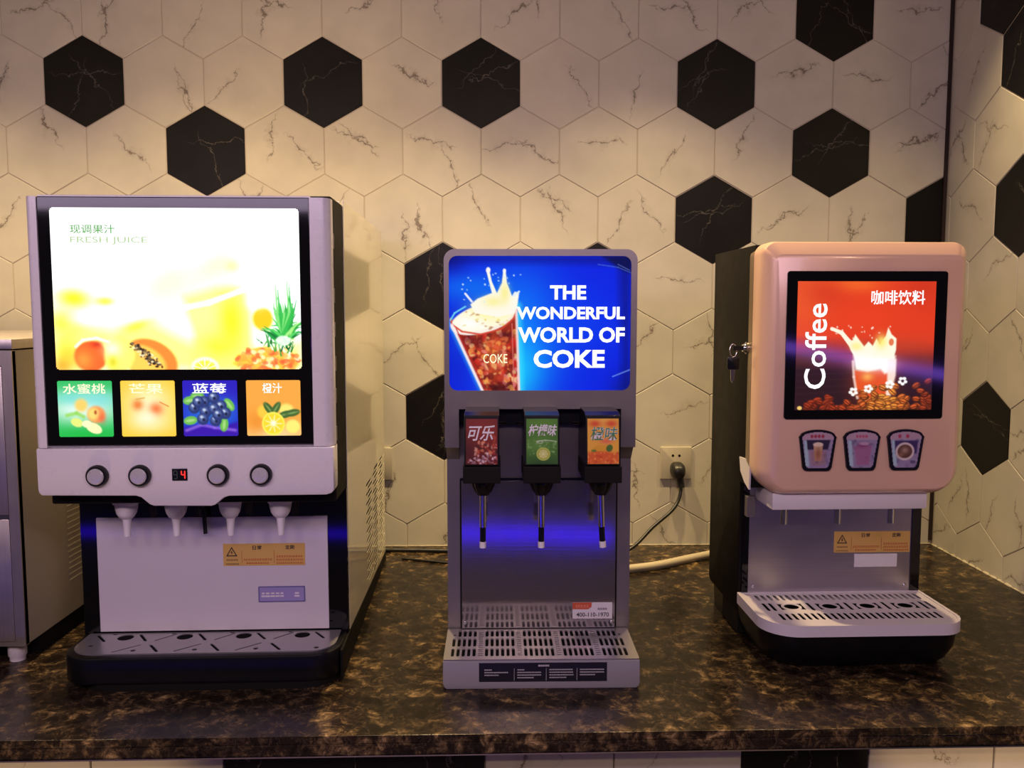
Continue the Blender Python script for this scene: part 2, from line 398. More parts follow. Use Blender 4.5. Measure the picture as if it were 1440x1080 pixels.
class Paint:
    """colours on a fine grid of vertices; coordinates are free units (x right, y down)"""
    def __init__(s, x0, y0, x1, y1, nx, ny, bg):
        s.x0, s.y0, s.x1, s.y1, s.nx, s.ny = x0, y0, x1, y1, nx, ny
        s.X, s.Y = np.meshgrid(np.linspace(x0, x1, nx), np.linspace(y0, y1, ny))
        s.px = (x1 - x0) / (nx - 1)
        s.C = np.zeros((ny, nx, 3)); s.C[:] = bg
    def put(s, mask, col, a=1.0):
        m = np.clip(mask, 0, 1)[..., None] * a
        s.C = s.C * (1 - m) + np.asarray(col, float) * m
    def e(s, cx, cy, rx, ry, col, a=1.0, rot=0.0, soft=None, hole=None):
        c, t = math.cos(rot), math.sin(rot)
        dx, dy = s.X - cx, s.Y - cy
        u, v = (dx * c + dy * t) / rx, (-dx * t + dy * c) / ry
        d = np.sqrt(u * u + v * v); sf = soft if soft else 1.2 * s.px / min(rx, ry)
        m = np.clip((1 - d) / sf + (0.5 if not soft else 0), 0, 1)
        if hole: m = m * np.clip((d - hole) / sf + .5, 0, 1)
        s.put(m, col, a)
    def blob(s, cx, cy, rx, ry, col, a=1.0, rot=0.0):
        c, t = math.cos(rot), math.sin(rot)
        dx, dy = s.X - cx, s.Y - cy
        u, v = (dx * c + dy * t) / rx, (-dx * t + dy * c) / ry
        s.put(np.exp(-(u * u + v * v)), col, a)
    def poly(s, pts, col, a=1.0, blur=0.0):
        inside = np.zeros(s.X.shape, bool); dmin = np.full(s.X.shape, 1e9); n = len(pts)
        for i in range(n):
            (xa, ya), (xb, yb) = pts[i], pts[(i + 1) % n]
            cond = ((ya > s.Y) != (yb > s.Y)) & (s.X < (xb - xa) * (s.Y - ya) / ((yb - ya) or 1e-9) + xa)
            inside ^= cond
            L = (xb - xa) ** 2 + (yb - ya) ** 2 + 1e-12
            t = np.clip(((s.X - xa) * (xb - xa) + (s.Y - ya) * (yb - ya)) / L, 0, 1)
            dmin = np.minimum(dmin, np.hypot(s.X - xa - t * (xb - xa), s.Y - ya - t * (yb - ya)))
        sd = np.where(inside, dmin, -dmin)
        s.put(sd / max(blur, s.px) + .5, col, a)
    def line(s, pts, w, col, a=1.0, w1=None, blur=None):
        n = len(pts) - 1
        for i in range(n):
            (xa, ya), (xb, yb) = pts[i], pts[i + 1]
            L = (xb - xa) ** 2 + (yb - ya) ** 2 + 1e-12
            t = np.clip(((s.X - xa) * (xb - xa) + (s.Y - ya) * (yb - ya)) / L, 0, 1)
            d = np.hypot(s.X - xa - t * (xb - xa), s.Y - ya - t * (yb - ya))
            ww = w if w1 is None else w + (w1 - w) * (i + t) / n
            s.put((ww / 2 - d) / (blur or s.px) + .5, col, a)
    def grad(s, ya, yb, col, a=1.0):
        s.put((s.Y - ya) / (yb - ya), col, a)
    def noise(s, amp, cell, seed=0):
        rg = np.random.default_rng(seed)
        w, h = int((s.x1 - s.x0) / cell) + 3, int((s.y1 - s.y0) / cell) + 3
        g = rg.random((h, w)); u = (s.X - s.x0) / cell; v = (s.Y - s.y0) / cell
        i, j = u.astype(int), v.astype(int); fu, fv = u - i, v - j
        return amp * ((g[j, i] * (1 - fu) + g[j, i + 1] * fu) * (1 - fv) + (g[j + 1, i] * (1 - fu) + g[j + 1, i + 1] * fu) * fv)
    def build(s, name, X0, X1, Z0, Z1, y, mat, parent, gain=1.0, round_r=0.0, label=None, tilt=0.0):
        me = bpy.data.meshes.new(name)
        nx, ny = s.nx, s.ny
        gx, gz = np.meshgrid(np.linspace(X0, X1, nx), np.linspace(Z1, Z0, ny))
        gy = y + (gz - Z0) * tilt
        vs = np.stack([gx, gy, gz], -1).reshape(-1, 3)
        idx = np.arange(nx * ny).reshape(ny, nx)
        q = np.stack([idx[:-1, :-1], idx[1:, :-1], idx[1:, 1:], idx[:-1, 1:]], -1).reshape(-1, 4)
        if round_r:
            cxm = (gx[:-1, :-1] + gx[1:, 1:]) / 2; czm = (gz[:-1, :-1] + gz[1:, 1:]) / 2
            dx = np.maximum(np.abs(cxm - (X0 + X1) / 2) - ((X1 - X0) / 2 - round_r), 0)
            dz = np.maximum(np.abs(czm - (Z0 + Z1) / 2) - ((Z1 - Z0) / 2 - round_r), 0)
            q = q[(np.hypot(dx, dz) <= round_r).reshape(-1)]
        me.vertices.add(len(vs)); me.vertices.foreach_set('co', vs.ravel())
        me.loops.add(len(q) * 4); me.loops.foreach_set('vertex_index', q.ravel().astype(np.int32))
        me.polygons.add(len(q)); me.polygons.foreach_set('loop_start', np.arange(0, len(q) * 4, 4, dtype=np.int32))
        me.update(calc_edges=True)
        ca = me.color_attributes.new('print', 'FLOAT_COLOR', 'POINT')
        col = np.ones((nx * ny, 4)); col[:, :3] = srgb(np.clip(s.C, 0, 255)).reshape(-1, 3) * gain
        ca.data.foreach_set('color', col.ravel())
        me.validate()
        return obj(name, me, mat, parent, label=label)

def text(s, x0, x1, z0, z1, y, mat, parent, bold=0.0, name='lettering', rot=0.0, shear=0.0, th=0.0004, tilt=0.0, keep=False):
    """lettering fitted into the box x0..x1, z0..z1 on the plane y, facing -Y"""
    cu = bpy.data.curves.new('t', 'FONT'); cu.body = s; cu.size = 1.0; cu.extrude = 0.0; cu.offset = bold; cu.shear = shear
    cu.resolution_u = 3
    me = eval_mesh(cu); bpy.data.curves.remove(cu)
    n = len(me.vertices)
    if n == 0: return None
    v = np.zeros(n * 3); me.vertices.foreach_get('co', v); v = v.reshape(-1, 3)
    if rot:
        c, t = math.cos(rot), math.sin(rot)
        v[:, 0], v[:, 1] = v[:, 0] * c - v[:, 1] * t, v[:, 0] * t + v[:, 1] * c
    lo, hi = v.min(0), v.max(0)
    out = np.zeros_like(v)
    out[:, 0] = x0 + (v[:, 0] - lo[0]) / (hi[0] - lo[0]) * (x1 - x0)
    out[:, 2] = z0 + (v[:, 1] - lo[1]) / (hi[1] - lo[1]) * (z1 - z0)
    out[:, 1] = y + (out[:, 2] - z0) * tilt
    me.vertices.foreach_set('co', out.ravel())
    o = obj(name, me, mat, parent)
    return o

# ================================================================== SETTING
XR, XL = 2.2035, -1.0
Wt = 0.2; K = 0.98634; Sx = Wt / math.sqrt(3); Rz = Sx * 1.5 * K       # hexagon pitch
def hexagon(g=0.0):
    return [((Wt / 2 - g) * 2 / math.sqrt(3) * math.cos(PI / 6 + k * PI / 3), (Wt / 2 - g) * 2 / math.sqrt(3) * K * math.sin(PI / 6 + k * PI / 3)) for k in range(6)]

def clip(poly, a, b, c):
    """keep the part with a*x + b*y <= c"""
    out = []
    for i in range(len(poly)):
        p, q = poly[i], poly[(i + 1) % len(poly)]
        dp, dq = a * p[0] + b * p[1] - c, a * q[0] + b * q[1] - c
        if dp <= 0: out.append(p)
        if dp * dq < 0:
            t = dp / (dp - dq); out.append((p[0] + t * (q[0] - p[0]), p[1] + t * (q[1] - p[1])))
    return out

def area(p): return abs(sum(p[i][0] * p[(i + 1) % len(p)][1] - p[(i + 1) % len(p)][0] * p[i][1] for i in range(len(p)))) / 2

def tile_mesh(poly, mat, side=False):
    """thin tile with an eased edge: face towards -Y, or towards -X when side"""
    cx = sum(p[0] for p in poly) / len(poly); cz = sum(p[1] for p in poly) / len(poly)
    def ring(inset, d):
        r = []
        for (x, z) in poly:
            L = math.hypot(x - cx, z - cz) or 1; k = max(0.0, 1 - inset / L)
            x2, z2 = cx + (x - cx) * k, cz + (z - cz) * k
            r.append((d, x2, z2) if side else (x2, d, z2))
        return r
    bm = loft([ring(0, 0.007), ring(0, 0.0010), ring(0.0012, 0.0)])
    me = bpy.data.meshes.new('tile'); bm.to_mesh(me); bm.free(); me.materials.append(mat)
    return me

def lay_tiles(parent, side, u0, u1, z0, z1, cu, cz, rows, cols, blacks, rotz=False):
    """hexagonal tiles with their centres on a lattice through (cu, cz)"""
    shared = {}
    for r in rows:
        for i in cols:
            ii = i + (0.5 if r % 2 else 0.0)
            u = cu + (-ii if side else ii) * Wt; z = cz - r * Rz
            p = [(a + u, b + z) for a, b in hexagon(0.0011)]
            full = len(p)
            if min(q[0] for q in p) > u1 - .001 or max(q[0] for q in p) < u0 + .001 or min(q[1] for q in p) > z1 or max(q[1] for q in p) < z0: continue
            c = p
            for (a, b, k) in ((1, 0, u1), (-1, 0, -u0), (0, 1, z1), (0, -1, -z0)):
                if c: c = clip(c, a, b, k)
            if len(c) < 3 or area(c) < 2e-4: continue
            dark = (ii, r) in blacks
            whole = abs(area(c) - area(p)) < 1e-7
            key = dark
            if whole:
                if key not in shared: shared[key] = tile_mesh(hexagon(0.0011), M['tile_black' if dark else 'tile_white'], side)
                me = shared[key]
            else:
                me = tile_mesh([(a - u, b - z) for a, b in c], M['tile_black' if dark else 'tile_white'], side)
            o = bpy.data.objects.new('tile', me); COL.objects.link(o); o.parent = parent
            jit = random.uniform(-0.0003, 0.0003)
            o.location = (XR + jit, u, z) if side else (u, jit, z)
            if dark: o['label'] = 'black marble hexagonal tile'

back = obj('wall_back', box(XL, XR + 0.15, 0.0016, 0.12, 0.0, H + 1.75), M['grout']); prop(back, kind='structure', label='back wall of hexagonal white and black marble tiles')
BL = {(0, 0), (3, 0), (5, 0), (8, 0), (1.5, 1), (9.5, 1), (9.5, -1), (8, 2), (11, 2), (4.5, 3), (6.5, 3), (4.5, 5), (-3, 2), (-2.5, 3), (1, 4), (9, 4), (0.5, -1 + 6)}
lay_tiles(back, False, XL, XR - 0.008, H + 0.003, H + 1.74, 0.0, H + 1.19938, range(-3, 9), range(-5, 12), BL)
right = obj('wall_right', box(XR + 0.0016, XR + 0.12, -1.35, -0.0005, 0.0, H + 1.75), M['grout']); prop(right, kind='structure', label='right wall of hexagonal marble tiles')
BR = {(0, 0), (0, -2), (-0.5, 3), (-0.5, -3), (2, 2), (3.5, 1), (2.5, -1), (4, 4)}
lay_tiles(right, True, -1.34, -0.010, H + 0.003, H + 1.74, -0.3225, H + 0.8562, range(-5, 6), range(-2, 6), BR)
# the star-cut dark piece beside the upper tile of the right wall comes from the same row
floor = obj('floor', box(XL, XR + 0.12, -4.2, 0.12, -0.05, 0.0), M['floor']); prop(floor, kind='structure', label='floor below the counter')
gap = obj('trim_1', prism([(XR - 0.0085, -0.004), (XR - 0.001, -0.0045), (XR + 0.003, 0.001), (XR - 0.0085, 0.001)], 'XY', H + 0.012, H + 1.74), M['gap']); prop(gap, kind='structure', label='dark open joint in the corner of the tiled walls')
b_ = bmesh.new()
random.seed(3)
for k in range(44):
    y = -0.02 - k * 0.03
    b_ = merge(b_, lathe([(0.0014, y + .017), (0.0030 + random.uniform(-.0010, .0012), y + .006), (0.0030 + random.uniform(-.001, .0012), y - .006), (0.0014, y - .017)], (XR - 0.001, 0, H + 0.001), 8, 'Y'))
cb = obj('trim_2', b_, M['caulk'], smooth=True); prop(cb, kind='structure', label='lumpy cream caulk bead along the foot of the right wall')
cb = obj('trim_3', box(XL, XR, -0.0022, 0.001, H, H + 0.0030, 0.001), M['caulk']); prop(cb, kind='structure', label='thin caulk line along the foot of the back wall')

# counter
def yf(x): return -1.010 + 0.0125 * (x - 1.06)
ct = thing('countertop', 'dark brown emperador marble counter top carrying the four machines', 'counter', (0.6, -0.5, H - 0.03))
def loc(o, t): o.location = (-t.location[0], -t.location[1], -t.location[2])
poly = [(XL, yf(XL)), (XR, yf(XR)), (XR, -0.0005), (XL, -0.0005)]
loc(obj('slab', prism(poly, 'XY', H - 0.012, H, bev=0.0005), M['counter'], ct), ct)
poly2 = [(XL, yf(XL) - 0.001), (XR, yf(XR) - 0.001), (XR, yf(XR) + 0.03), (XL, yf(XL) + 0.03)]
loc(obj('nosing', prism(poly2, 'XY', H - 0.0295, H - 0.0125, bev=0.0015), M['counter'], ct), ct)
poly3 = [(XL, yf(XL) - 0.0022), (XR, yf(XR) - 0.0022), (XR, yf(XR) + 0.004), (XL, yf(XL) + 0.004)]
loc(obj('edge_strip', prism(poly3, 'XY', H - 0.0318, H - 0.0297), M['chrome'], ct, label='thin pale metal strip under the counter nosing'), ct)
base = thing('counter_base', 'tiled front of the counter below the dark marble top', 'counter base', (0.6, -0.95, 0.0))
ba = math.atan(0.0125)
loc(obj('core', prism([(XL, yf(XL) + 0.055), (XR, yf(XR) + 0.055), (XR, -0.02), (XL, -0.02)], 'XY', 0.0, H - 0.031), M['grout'], base), base)
hp = hexagon(0.0011)
shared = {}
for r in range(0, 2):
    for i in range(-5, 12):
        ii = i + (0.5 if r % 2 else 0); x = 0.12 + ii * Wt; z = H - 0.06 - r * Rz
        if x < XL + .1 or x > XR - .1: continue
        dark = (ii in (3, 4, 7)) and r == 0
        p = clip([(a, b + z) for a, b in hp], 0, 1, H - 0.033)
        me = shared.setdefault((r, dark), tile_mesh([(a, b - z) for a, b in p], M['tile_black' if dark else 'tile_white']))
        o = bpy.data.objects.new('tile', me); COL.objects.link(o); o.parent = base
        o.location = (x - base.location[0], yf(x) + 0.048 - base.location[1], z); o.rotation_euler = (0, 0, ba)
        if dark: o['label'] = 'black marble hexagonal tile'

# ================================================================== JUICE DISPENSER
J = thing('juice_dispenser', 'tall white four-nozzle dispenser with a glowing fruit juice sign', 'drink dispenser', (0.777, -0.845, H), 0.026)
def left_ext(z0, z1): return z0
core = prism([(0.118, 0.03), (0.73, 0.012), (0.73, 0.806), (0.118, 0.806)], 'YZ', -0.457, -0.006)
obj('cabinet', core, M['black_matt'], J)
# right side panel with horizontal louvre slots, cream
sl = []
for k in range(24):
    z = 0.045 + k * 0.0098
    for c in range(3):
        y0 = 0.372 + c * 0.112 + (0.03 if k % 2 else 0.0)
        if k in (0, 23) and c == 0: continue
        sl.append(slot(y0, z, y0 + 0.078, z, 0.0062, 2))
obj('side_panel', plate([(0.121, 0.052), (0.728, 0.022), (0.728, 0.814), (0.121, 0.814)], sl, 'YZ', -0.0014, 0.0), M['cream'], J, label='cream side panel with horizontal vent slots')
obj('side_panel', prism([(0.121, 0.052), (0.728, 0.022), (0.728, 0.814), (0.121, 0.814)], 'YZ', -0.463, -0.4575), M['cream'], J)
obj('top_cover', box(-0.457, -0.006, 0.121, 0.73, 0.8065, 0.8135, 0.002), M['cream'], J)
obj('base_rail', prism([(0.03, 0.0), (0.735, 0.0), (0.735, 0.020), (0.119, 0.050), (0.03, 0.05)], 'YZ', -0.0035, 0.0005), M['black_matt'], J)
obj('base_rail', prism([(0.06, 0.0), (0.735, 0.0), (0.735, 0.020), (0.119, 0.050), (0.06, 0.05)], 'YZ', -0.4635, -0.4575), M['black_matt'], J)
obj('lower_frame', prism(rrect(-0.463, 0.05, -0.0005, 0.312, 0.0), 'XZ', 0.108, 0.1195), M['black_gloss'], J)
obj('housing', box(-0.459, -0.0015, 0.0045, 0.119, 0.312, 0.8065, 0.003), M['black_matt'], J, label='black housing behind the front door')
# hinge marks along the right edge
for z in (0.742, 0.655, 0.600, 0.545, 0.492, 0.43):
    obj('hinge_clip', box(-0.0016, 0.0006, 0.008, 0.014, z - 0.018, z + 0.006, 0.0005), M['steel_dark'], J)
# front door
def post(x0, x1, r0, r1, z0, z1):
    return prism(rrect(x0, -0.027, x1, 0.004, (r0, r1, 0.0, 0.0), 8), 'XY', z0, z1)
door = post(-0.4635, -0.4465, 0.008, 0.0, 0.409, 0.8)
door = merge(door, post(-0.0305, 0.0005, 0.0, 0.017, 0.409, 0.8))
door = box(-0.4465, -0.0305, -0.020, 0.004, 0.409, 0.4135, 0, door)
door = box(-0.4465, -0.0305, -0.022, 0.004, 0.7985, 0.8025, 0, door)
obj('door_frame', door, M['shell'], J, 'auto')
obj('door_glass', box(-0.4463, -0.0307, -0.0255, -0.004, 0.4120, 0.8000, 0.0015), M['black_gloss'], J, label='black glass door panel')
cp = [(-0.4635, 0.345), (-0.4625, 0.338), (-0.4585, 0.333), (-0.312, 0.3315), (-0.304, 0.329), (-0.291, 0.3175), (-0.285, 0.315), (-0.194, 0.314), (-0.188, 0.316), (-0.174, 0.3275), (-0.166, 0.330),
      (-0.012, 0.3305), (-0.004, 0.333), (0.0, 0.337), (0.0005, 0.345), (0.0005, 0.4082), (-0.4635, 0.4082)]
obj('control_panel', prism(cp, 'XZ', -0.028, 0.012, bev=0.0022), M['shell'], J, 'auto')
# sign: photograph coordinates as drawing units
P = Paint(69, 291, 422, 519, 300, 196, (255, 255, 255))
def blobN(p, seed, n, x0, x1, y0, y1, r0, r1, cols, a=0.6):
    rg = random.Random(seed)
    for _ in range(n):
        r = rg.uniform(r0, r1); p.blob(rg.uniform(x0, x1), rg.uniform(y0, y1), r, r * rg.uniform(.6, 1), cols[rg.randrange(len(cols))], a, rg.uniform(0, 3))
P.blob(250, 405, 70, 34, (255, 255, 215), 0.9, -0.4)
P.blob(300, 372, 34, 18, (255, 255, 190), 0.9, -0.6)
P.blob(232, 395, 40, 22, (255, 253, 190), 0.8, -0.5)
P.blob(325, 372, 12, 9, (255, 250, 150), 0.8)
P.poly([(255, 415), (300, 402), (340, 404), (350, 440), (352, 519), (262, 519), (268, 470), (258, 440)], (255, 250, 130), 0.9, 14)
P.blob(322, 450, 18, 40, (255, 246, 30), 0.9); P.blob(300, 490, 30, 22, (255, 243, 40), 0.8)
P.line([(195, 424), (250, 432), (290, 424), (345, 404)], 7, (255, 255, 255), 1, blur=4)
P.poly([(69, 470), (100, 450), (150, 462), (210, 452), (262, 480), (300, 500), (424, 480), (424, 520), (69, 520)], (255, 246, 110), 0.85, 22)
P.blob(98, 418, 23, 13, (255, 244, 40), 1.0, 0.1); P.blob(142, 422, 13, 6, (255, 240, 60), 0.9); P.blob(80, 452, 22, 20, (255, 235, 60), 0.9)
P.blob(185, 458, 20, 7, (255, 236, 60), 0.9, -0.3); P.blob(120, 447, 26, 8, (255, 255, 255), 0.8)
P.blob(85, 497, 20, 22, (255, 205, 60), 1.0); P.blob(78, 514, 14, 12, (250, 150, 40), 0.8)
P.e(119, 500, 26, 24, (244, 96, 40), 1, soft=.18); P.blob(108, 505, 13, 13, (255, 150, 60), 0.8); P.blob(128, 483, 9, 5, (190, 50, 30), 0.9)
P.line([(98, 486), (108, 477), (128, 474), (146, 480), (150, 488)], 4, (255, 248, 225), 0.9, blur=2)
P.e(205, 505, 43, 30, (246, 128, 50), 1, rot=0.45, soft=.15); P.e(196, 508, 36, 24, (255, 190, 80), 1, rot=0.5, soft=.2)
P.e(160, 498, 24, 30, (255, 232, 110), 1, rot=0.3, soft=.25); P.blob(150, 490, 12, 12, (255, 255, 210), 0.9); P.blob(150, 508, 7, 9, (190, 190, 30), 0.8)
rg = random.Random(5)
for _ in range(90):
    t = rg.random(); P.e(181 + 34 * t + rg.uniform(-6, 6), 484 + 30 * t + rg.uniform(-5, 5), rg.uniform(1.2, 2.6), rg.uniform(1, 2), rg.choice([(60, 40, 30), (30, 22, 20), (110, 90, 60), (240, 220, 170)]))
P.e(282, 516, 22, 16, (255, 255, 200), 1, soft=.15); P.e(282, 517, 17, 12, (240, 246, 70), 1, soft=.2)
for k in range(5): P.line([(282, 519), (282 + 17 * math.cos(-2.8 + k * .6), 519 + 14 * math.sin(-2.8 + k * .6))], 1.2, (255, 255, 235))
P.e(367, 447, 17, 19, (255, 186, 30), 1, soft=.3); P.blob(360, 425, 14, 8, (255, 255, 255), .9)
rg = random.Random(11)
P.e(372, 508, 50, 22, (246, 160, 60), 1, soft=.15)
for k in range(130):
    a, rr = rg.uniform(0, 6.28), math.sqrt(rg.random()); x, y = 372 + 48 * rr * math.cos(a), 507 + 20 * rr * math.sin(a)
    P.e(x, y, rg.uniform(3, 5.5), rg.uniform(2.4, 4), rg.choice([(255, 220, 140), (250, 165, 70), (232, 110, 50), (255, 240, 190), (248, 190, 60), (222, 90, 50)]), .7, rg.uniform(-.6, .6))
for k in range(40):
    x = rg.uniform(365, 408); P.line([(x, rg.uniform(470, 500)), (x + rg.uniform(-10, 10), rg.uniform(462, 490))], 2.6, rg.choice([(20, 110, 45), (60, 150, 60), (10, 80, 40), (225, 245, 220)]), w1=.6)
for k in range(46):
    a = rg.uniform(-2.85, -0.3); L = rg.uniform(22, 46) * (1.5 if -1.9 < a < -1.2 else 1.0) * (0.75 + .25 * abs(math.sin(a)))
    x0, y0 = 396 + rg.uniform(-9, 9), 474 + rg.uniform(-12, 10); bend = rg.uniform(-5, 8)
    x1, y1 = x0 + L * math.cos(a), y0 + L * math.sin(a)
    P.line([(x0, y0), ((x0 + x1) / 2 - bend * math.sin(a) * .3, (y0 + y1) / 2 - bend * .5), (x1, y1 + (4 if abs(math.cos(a)) > .6 else 0))], 5.5, rg.choice([(30, 150, 60), (80, 190, 90), (20, 110, 50), (150, 215, 120), (60, 170, 60)]), w1=0.8)
for k in range(9):
    x = 383 + k * 3.3; P.line([(396, 470), (x + 2, 440), (x, rg.uniform(390, 412) if k in (1, 2, 6, 7) else 425)], 5, rg.choice([(50, 170, 70), (120, 205, 110)]), w1=1)
P.e(396, 478, 11, 7, (240, 250, 235), .8)
P.build('poster', -0.427, -0.047, 0.5325, 0.783, -0.0262, M['lit_print'], J, gain=1.45, round_r=0.006, label='backlit picture of fruit and juice')
text('现调果汁', -0.397, -0.329, 0.7435, 0.7570, -0.0268, M['glow_green'], J, 0.012)
text('FRESH JUICE', -0.397, -0.280, 0.7265, 0.7385, -0.0268, M['glow_lime'], J)
# four flavour cards
def card(n, bg):
    return Paint(0, 0, 78, 78, 70, 70, bg)
c = card(1, (40, 190, 90)); c.blob(34, 38, 60, 24, (240, 255, 250), 1); c.blob(20, 24, 30, 10, (120, 225, 215), .8); c.blob(60, 26, 26, 12, (130, 225, 225), .8)
c.blob(40, 78, 60, 14, (30, 190, 70), 1)
c.e(33, 34, 12, 12, (255, 214, 110), 1, soft=.5); c.e(54, 47, 15, 14, (250, 160, 90), 1, soft=.3); c.e(50, 46, 11, 11, (255, 222, 120), 1, soft=.5); c.blob(62, 52, 6, 8, (235, 90, 60), .6)
c.e(53, 44, 2, 3, (190, 100, 50)); c.line([(12, 48), (26, 45), (36, 50)], 5, (150, 220, 90), .8, blur=3); c.e(26, 58, 9, 6, (235, 245, 130), 1, .3); c.e(50, 66, 12, 7, (255, 248, 190), 1, .4); c.e(40, 60, 7, 5, (255, 250, 200), 1)
cards = [(c, '水蜜桃', (-0.427, -0.343), (.10, .88), 'backlit green card with peaches')]
c = card(2, (255, 205, 60)); c.blob(40, 34, 34, 30, (255, 252, 200), 1); c.blob(40, 60, 30, 12, (255, 240, 170), .8)
c.blob(24, 34, 8, 8, (240, 120, 50), .9); c.blob(50, 40, 10, 9, (250, 120, 60), 1); c.line([(22, 26), (34, 24)], 1.5, (220, 170, 70)); c.line([(56, 30), (68, 36)], 1.6, (230, 140, 60)); c.blob(36, 52, 16, 10, (255, 250, 215), .9)
cards.append((c, '芒果', (-0.330, -0.246), (.16, .78), 'backlit yellow card with mangoes'))
c = card(3, (44, 30, 190)); c.blob(40, 55, 50, 26, (20, 90, 220), .8); c.blob(40, 40, 30, 18, (60, 160, 235), .7); c.poly([(0, 66), (30, 60), (50, 66), (78, 58), (78, 78), (0, 78)], (60, 20, 170), .95, 5); c.line([(4, 70), (26, 62), (44, 66), (74, 70)], 4, (150, 110, 230), .8, blur=3)
for (x, y) in ((10, 28), (21, 22), (10, 56), (66, 34), (58, 62)): c.e(x, y, 10, 6, (110, 190, 80), 1, rot=x * .3); c.e(x, y, 7, 2, (190, 230, 150), .7, rot=x * .3)
rg = random.Random(2)
for (x, y) in ((30, 30), (44, 24), (16, 38), (32, 44), (54, 36), (44, 40), (60, 46), (28, 54), (46, 56), (22, 30), (50, 48)):
    c.e(x, y, 8.5, 8.5, (44, 58, 118)); c.e(x - 1, y - 1.5, 7.0, 6.8, (122, 142, 196), 1, soft=.9); c.e(x - 2, y - 3, 2.2, 1.8, (210, 220, 240), .9); c.e(x + 1, y + 1, 2.2, 2.2, (30, 34, 66))
cards.append((c, '蓝莓', (-0.234, -0.149), (.18, .80), 'backlit blue card with blueberries'))
c = card(4, (250, 170, 70)); c.blob(40, 76, 50, 14, (255, 225, 170), .8); c.blob(14, 60, 16, 16, (240, 140, 40), .7)
c.e(25, 44, 12, 12, (255, 205, 70), 1, soft=.4); c.e(57, 42, 13, 11, (255, 236, 120), 1, soft=.4)
for (x, y, r) in ((32, 40, .9), (42, 40, -1.0), (56, 48, -.25), (66, 46, -.2)): c.e(x, y, 11, 5, (70, 105, 50), 1, rot=r); c.e(x, y, 8, 1.2, (130, 160, 90), 1, rot=r)
c.e(66, 65, 12, 11, (255, 240, 120), 1, soft=.3); c.e(38, 61, 16.5, 16.5, (255, 240, 90)); c.e(38, 61, 14, 14, (246, 220, 50)); 
for k in range(9): c.line([(38, 61), (38 + 12 * math.cos(k * .7), 61 + 12 * math.sin(k * .7))], 1.3, (255, 250, 180))
c.blob(38, 60, 4, 4, (255, 255, 235), 1)
cards.append((c, '橙汁', (-0.135, -0.050), (.30, .66), 'backlit orange card with orange slices'))
for c, s, (xa, xb), (ta, tb), lb in cards:
    o = c.build('flavour_card', xa, xb, 0.4265, 0.5150, -0.0262, M['lit_print'], J, gain=1.05, round_r=0.003, label=lb)
    wd = xb - xa
    text(s, xa + ta * wd, xa + tb * wd, 0.4945, 0.5105, -0.0268, M['glow_white' if s in ('蓝莓', '橙汁') else 'glow_cream'], J, 0.009)
# controls
for x in (-0.3695, -0.3035, -0.1815, -0.1140):
    k = obj('knob', lathe([(0.0175, -0.0275), (0.0175, -0.033), (0.0155, -0.0365), (0.0125, -0.037)], (x, 0, 0.3645), 32, 'Y'), M['black'], J, 'auto', label='black ring of a push button')
    obj('button', lathe([(0.0128, -0.035), (0.0128, -0.0380), (0.0110, -0.0396), (0.004, -0.0400)], (x, 0, 0.3645), 28, 'Y'), M['silver'], k, 'auto', label='silver push button')
d = obj('display', box(-0.2540, -0.2300, -0.0292, -0.0275, 0.3555, 0.3750, 0.0006), M['black'], J)
def seg(x, z, wv, hv, on, s):
    segs = {'a': (x, z + hv, x + wv, z + hv), 'g': (x, z + hv / 2, x + wv, z + hv / 2), 'd': (x, z, x + wv, z), 'f': (x, z + hv / 2, x, z + hv), 'b': (x + wv, z + hv / 2, x + wv, z + hv), 'e': (x, z, x, z + hv / 2), 'c': (x + wv, z, x + wv, z + hv / 2)}
    bm = bmesh.new()
    for q in on:
        a, b, c_, d_ = segs[q]
        bm = prism(slot(a + (0.0008 if a != c_ else 0), b + (0.0006 if b != d_ else 0), c_ - (0.0008 if a != c_ else 0), d_ - (0.0006 if b != d_ else 0), s, 2), 'XZ', -0.0298, -0.0291, bm)
    return bm
obj('digit', seg(-0.2390, 0.3590, 0.0052, 0.0125, 'fgbc', 0.0019), M['glow_red'], d, label='glowing red digit 4')
obj('digit', seg(-0.2510, 0.3590, 0.0052, 0.0125, 'abcdfg', 0.0012), M['led_off'], d, label='unlit digit')
# nozzles
for x in (-0.359, -0.277, -0.187, -0.103):
    nz = obj('nozzle', lathe([(0.0195, 0.325), (0.0195, 0.3015), (0.0185, 0.3005), (0.0180, 0.2940), (0.0160, 0.2860), (0.0120, 0.2790), (0.0082, 0.2765), (0.0068, 0.272), (0.0054, 0.246), (0.0034, 0.2450)], (x, 0.05, 0), 24), M['nozzle'], J, 'auto')
    obj('collar', lathe([(0.0232, 0.330), (0.0232, 0.3050), (0.0215, 0.3025)], (x, 0.05, 0), 16, ribs=-0.04), M['nozzle'], nz, 'auto')
obj('drain_spout', tube([(-0.2455, 0.095, 0.285), (-0.245, 0.095, 0.262), (-0.242, 0.090, 0.238)], 0.0035), M['black'], J, True)
# splash plate and its stickers
obj('front_plate', box(-0.4345, -0.0345, 0.104, 0.1085, 0.060, 0.2645, 0.0012), M['plate_white'], J)

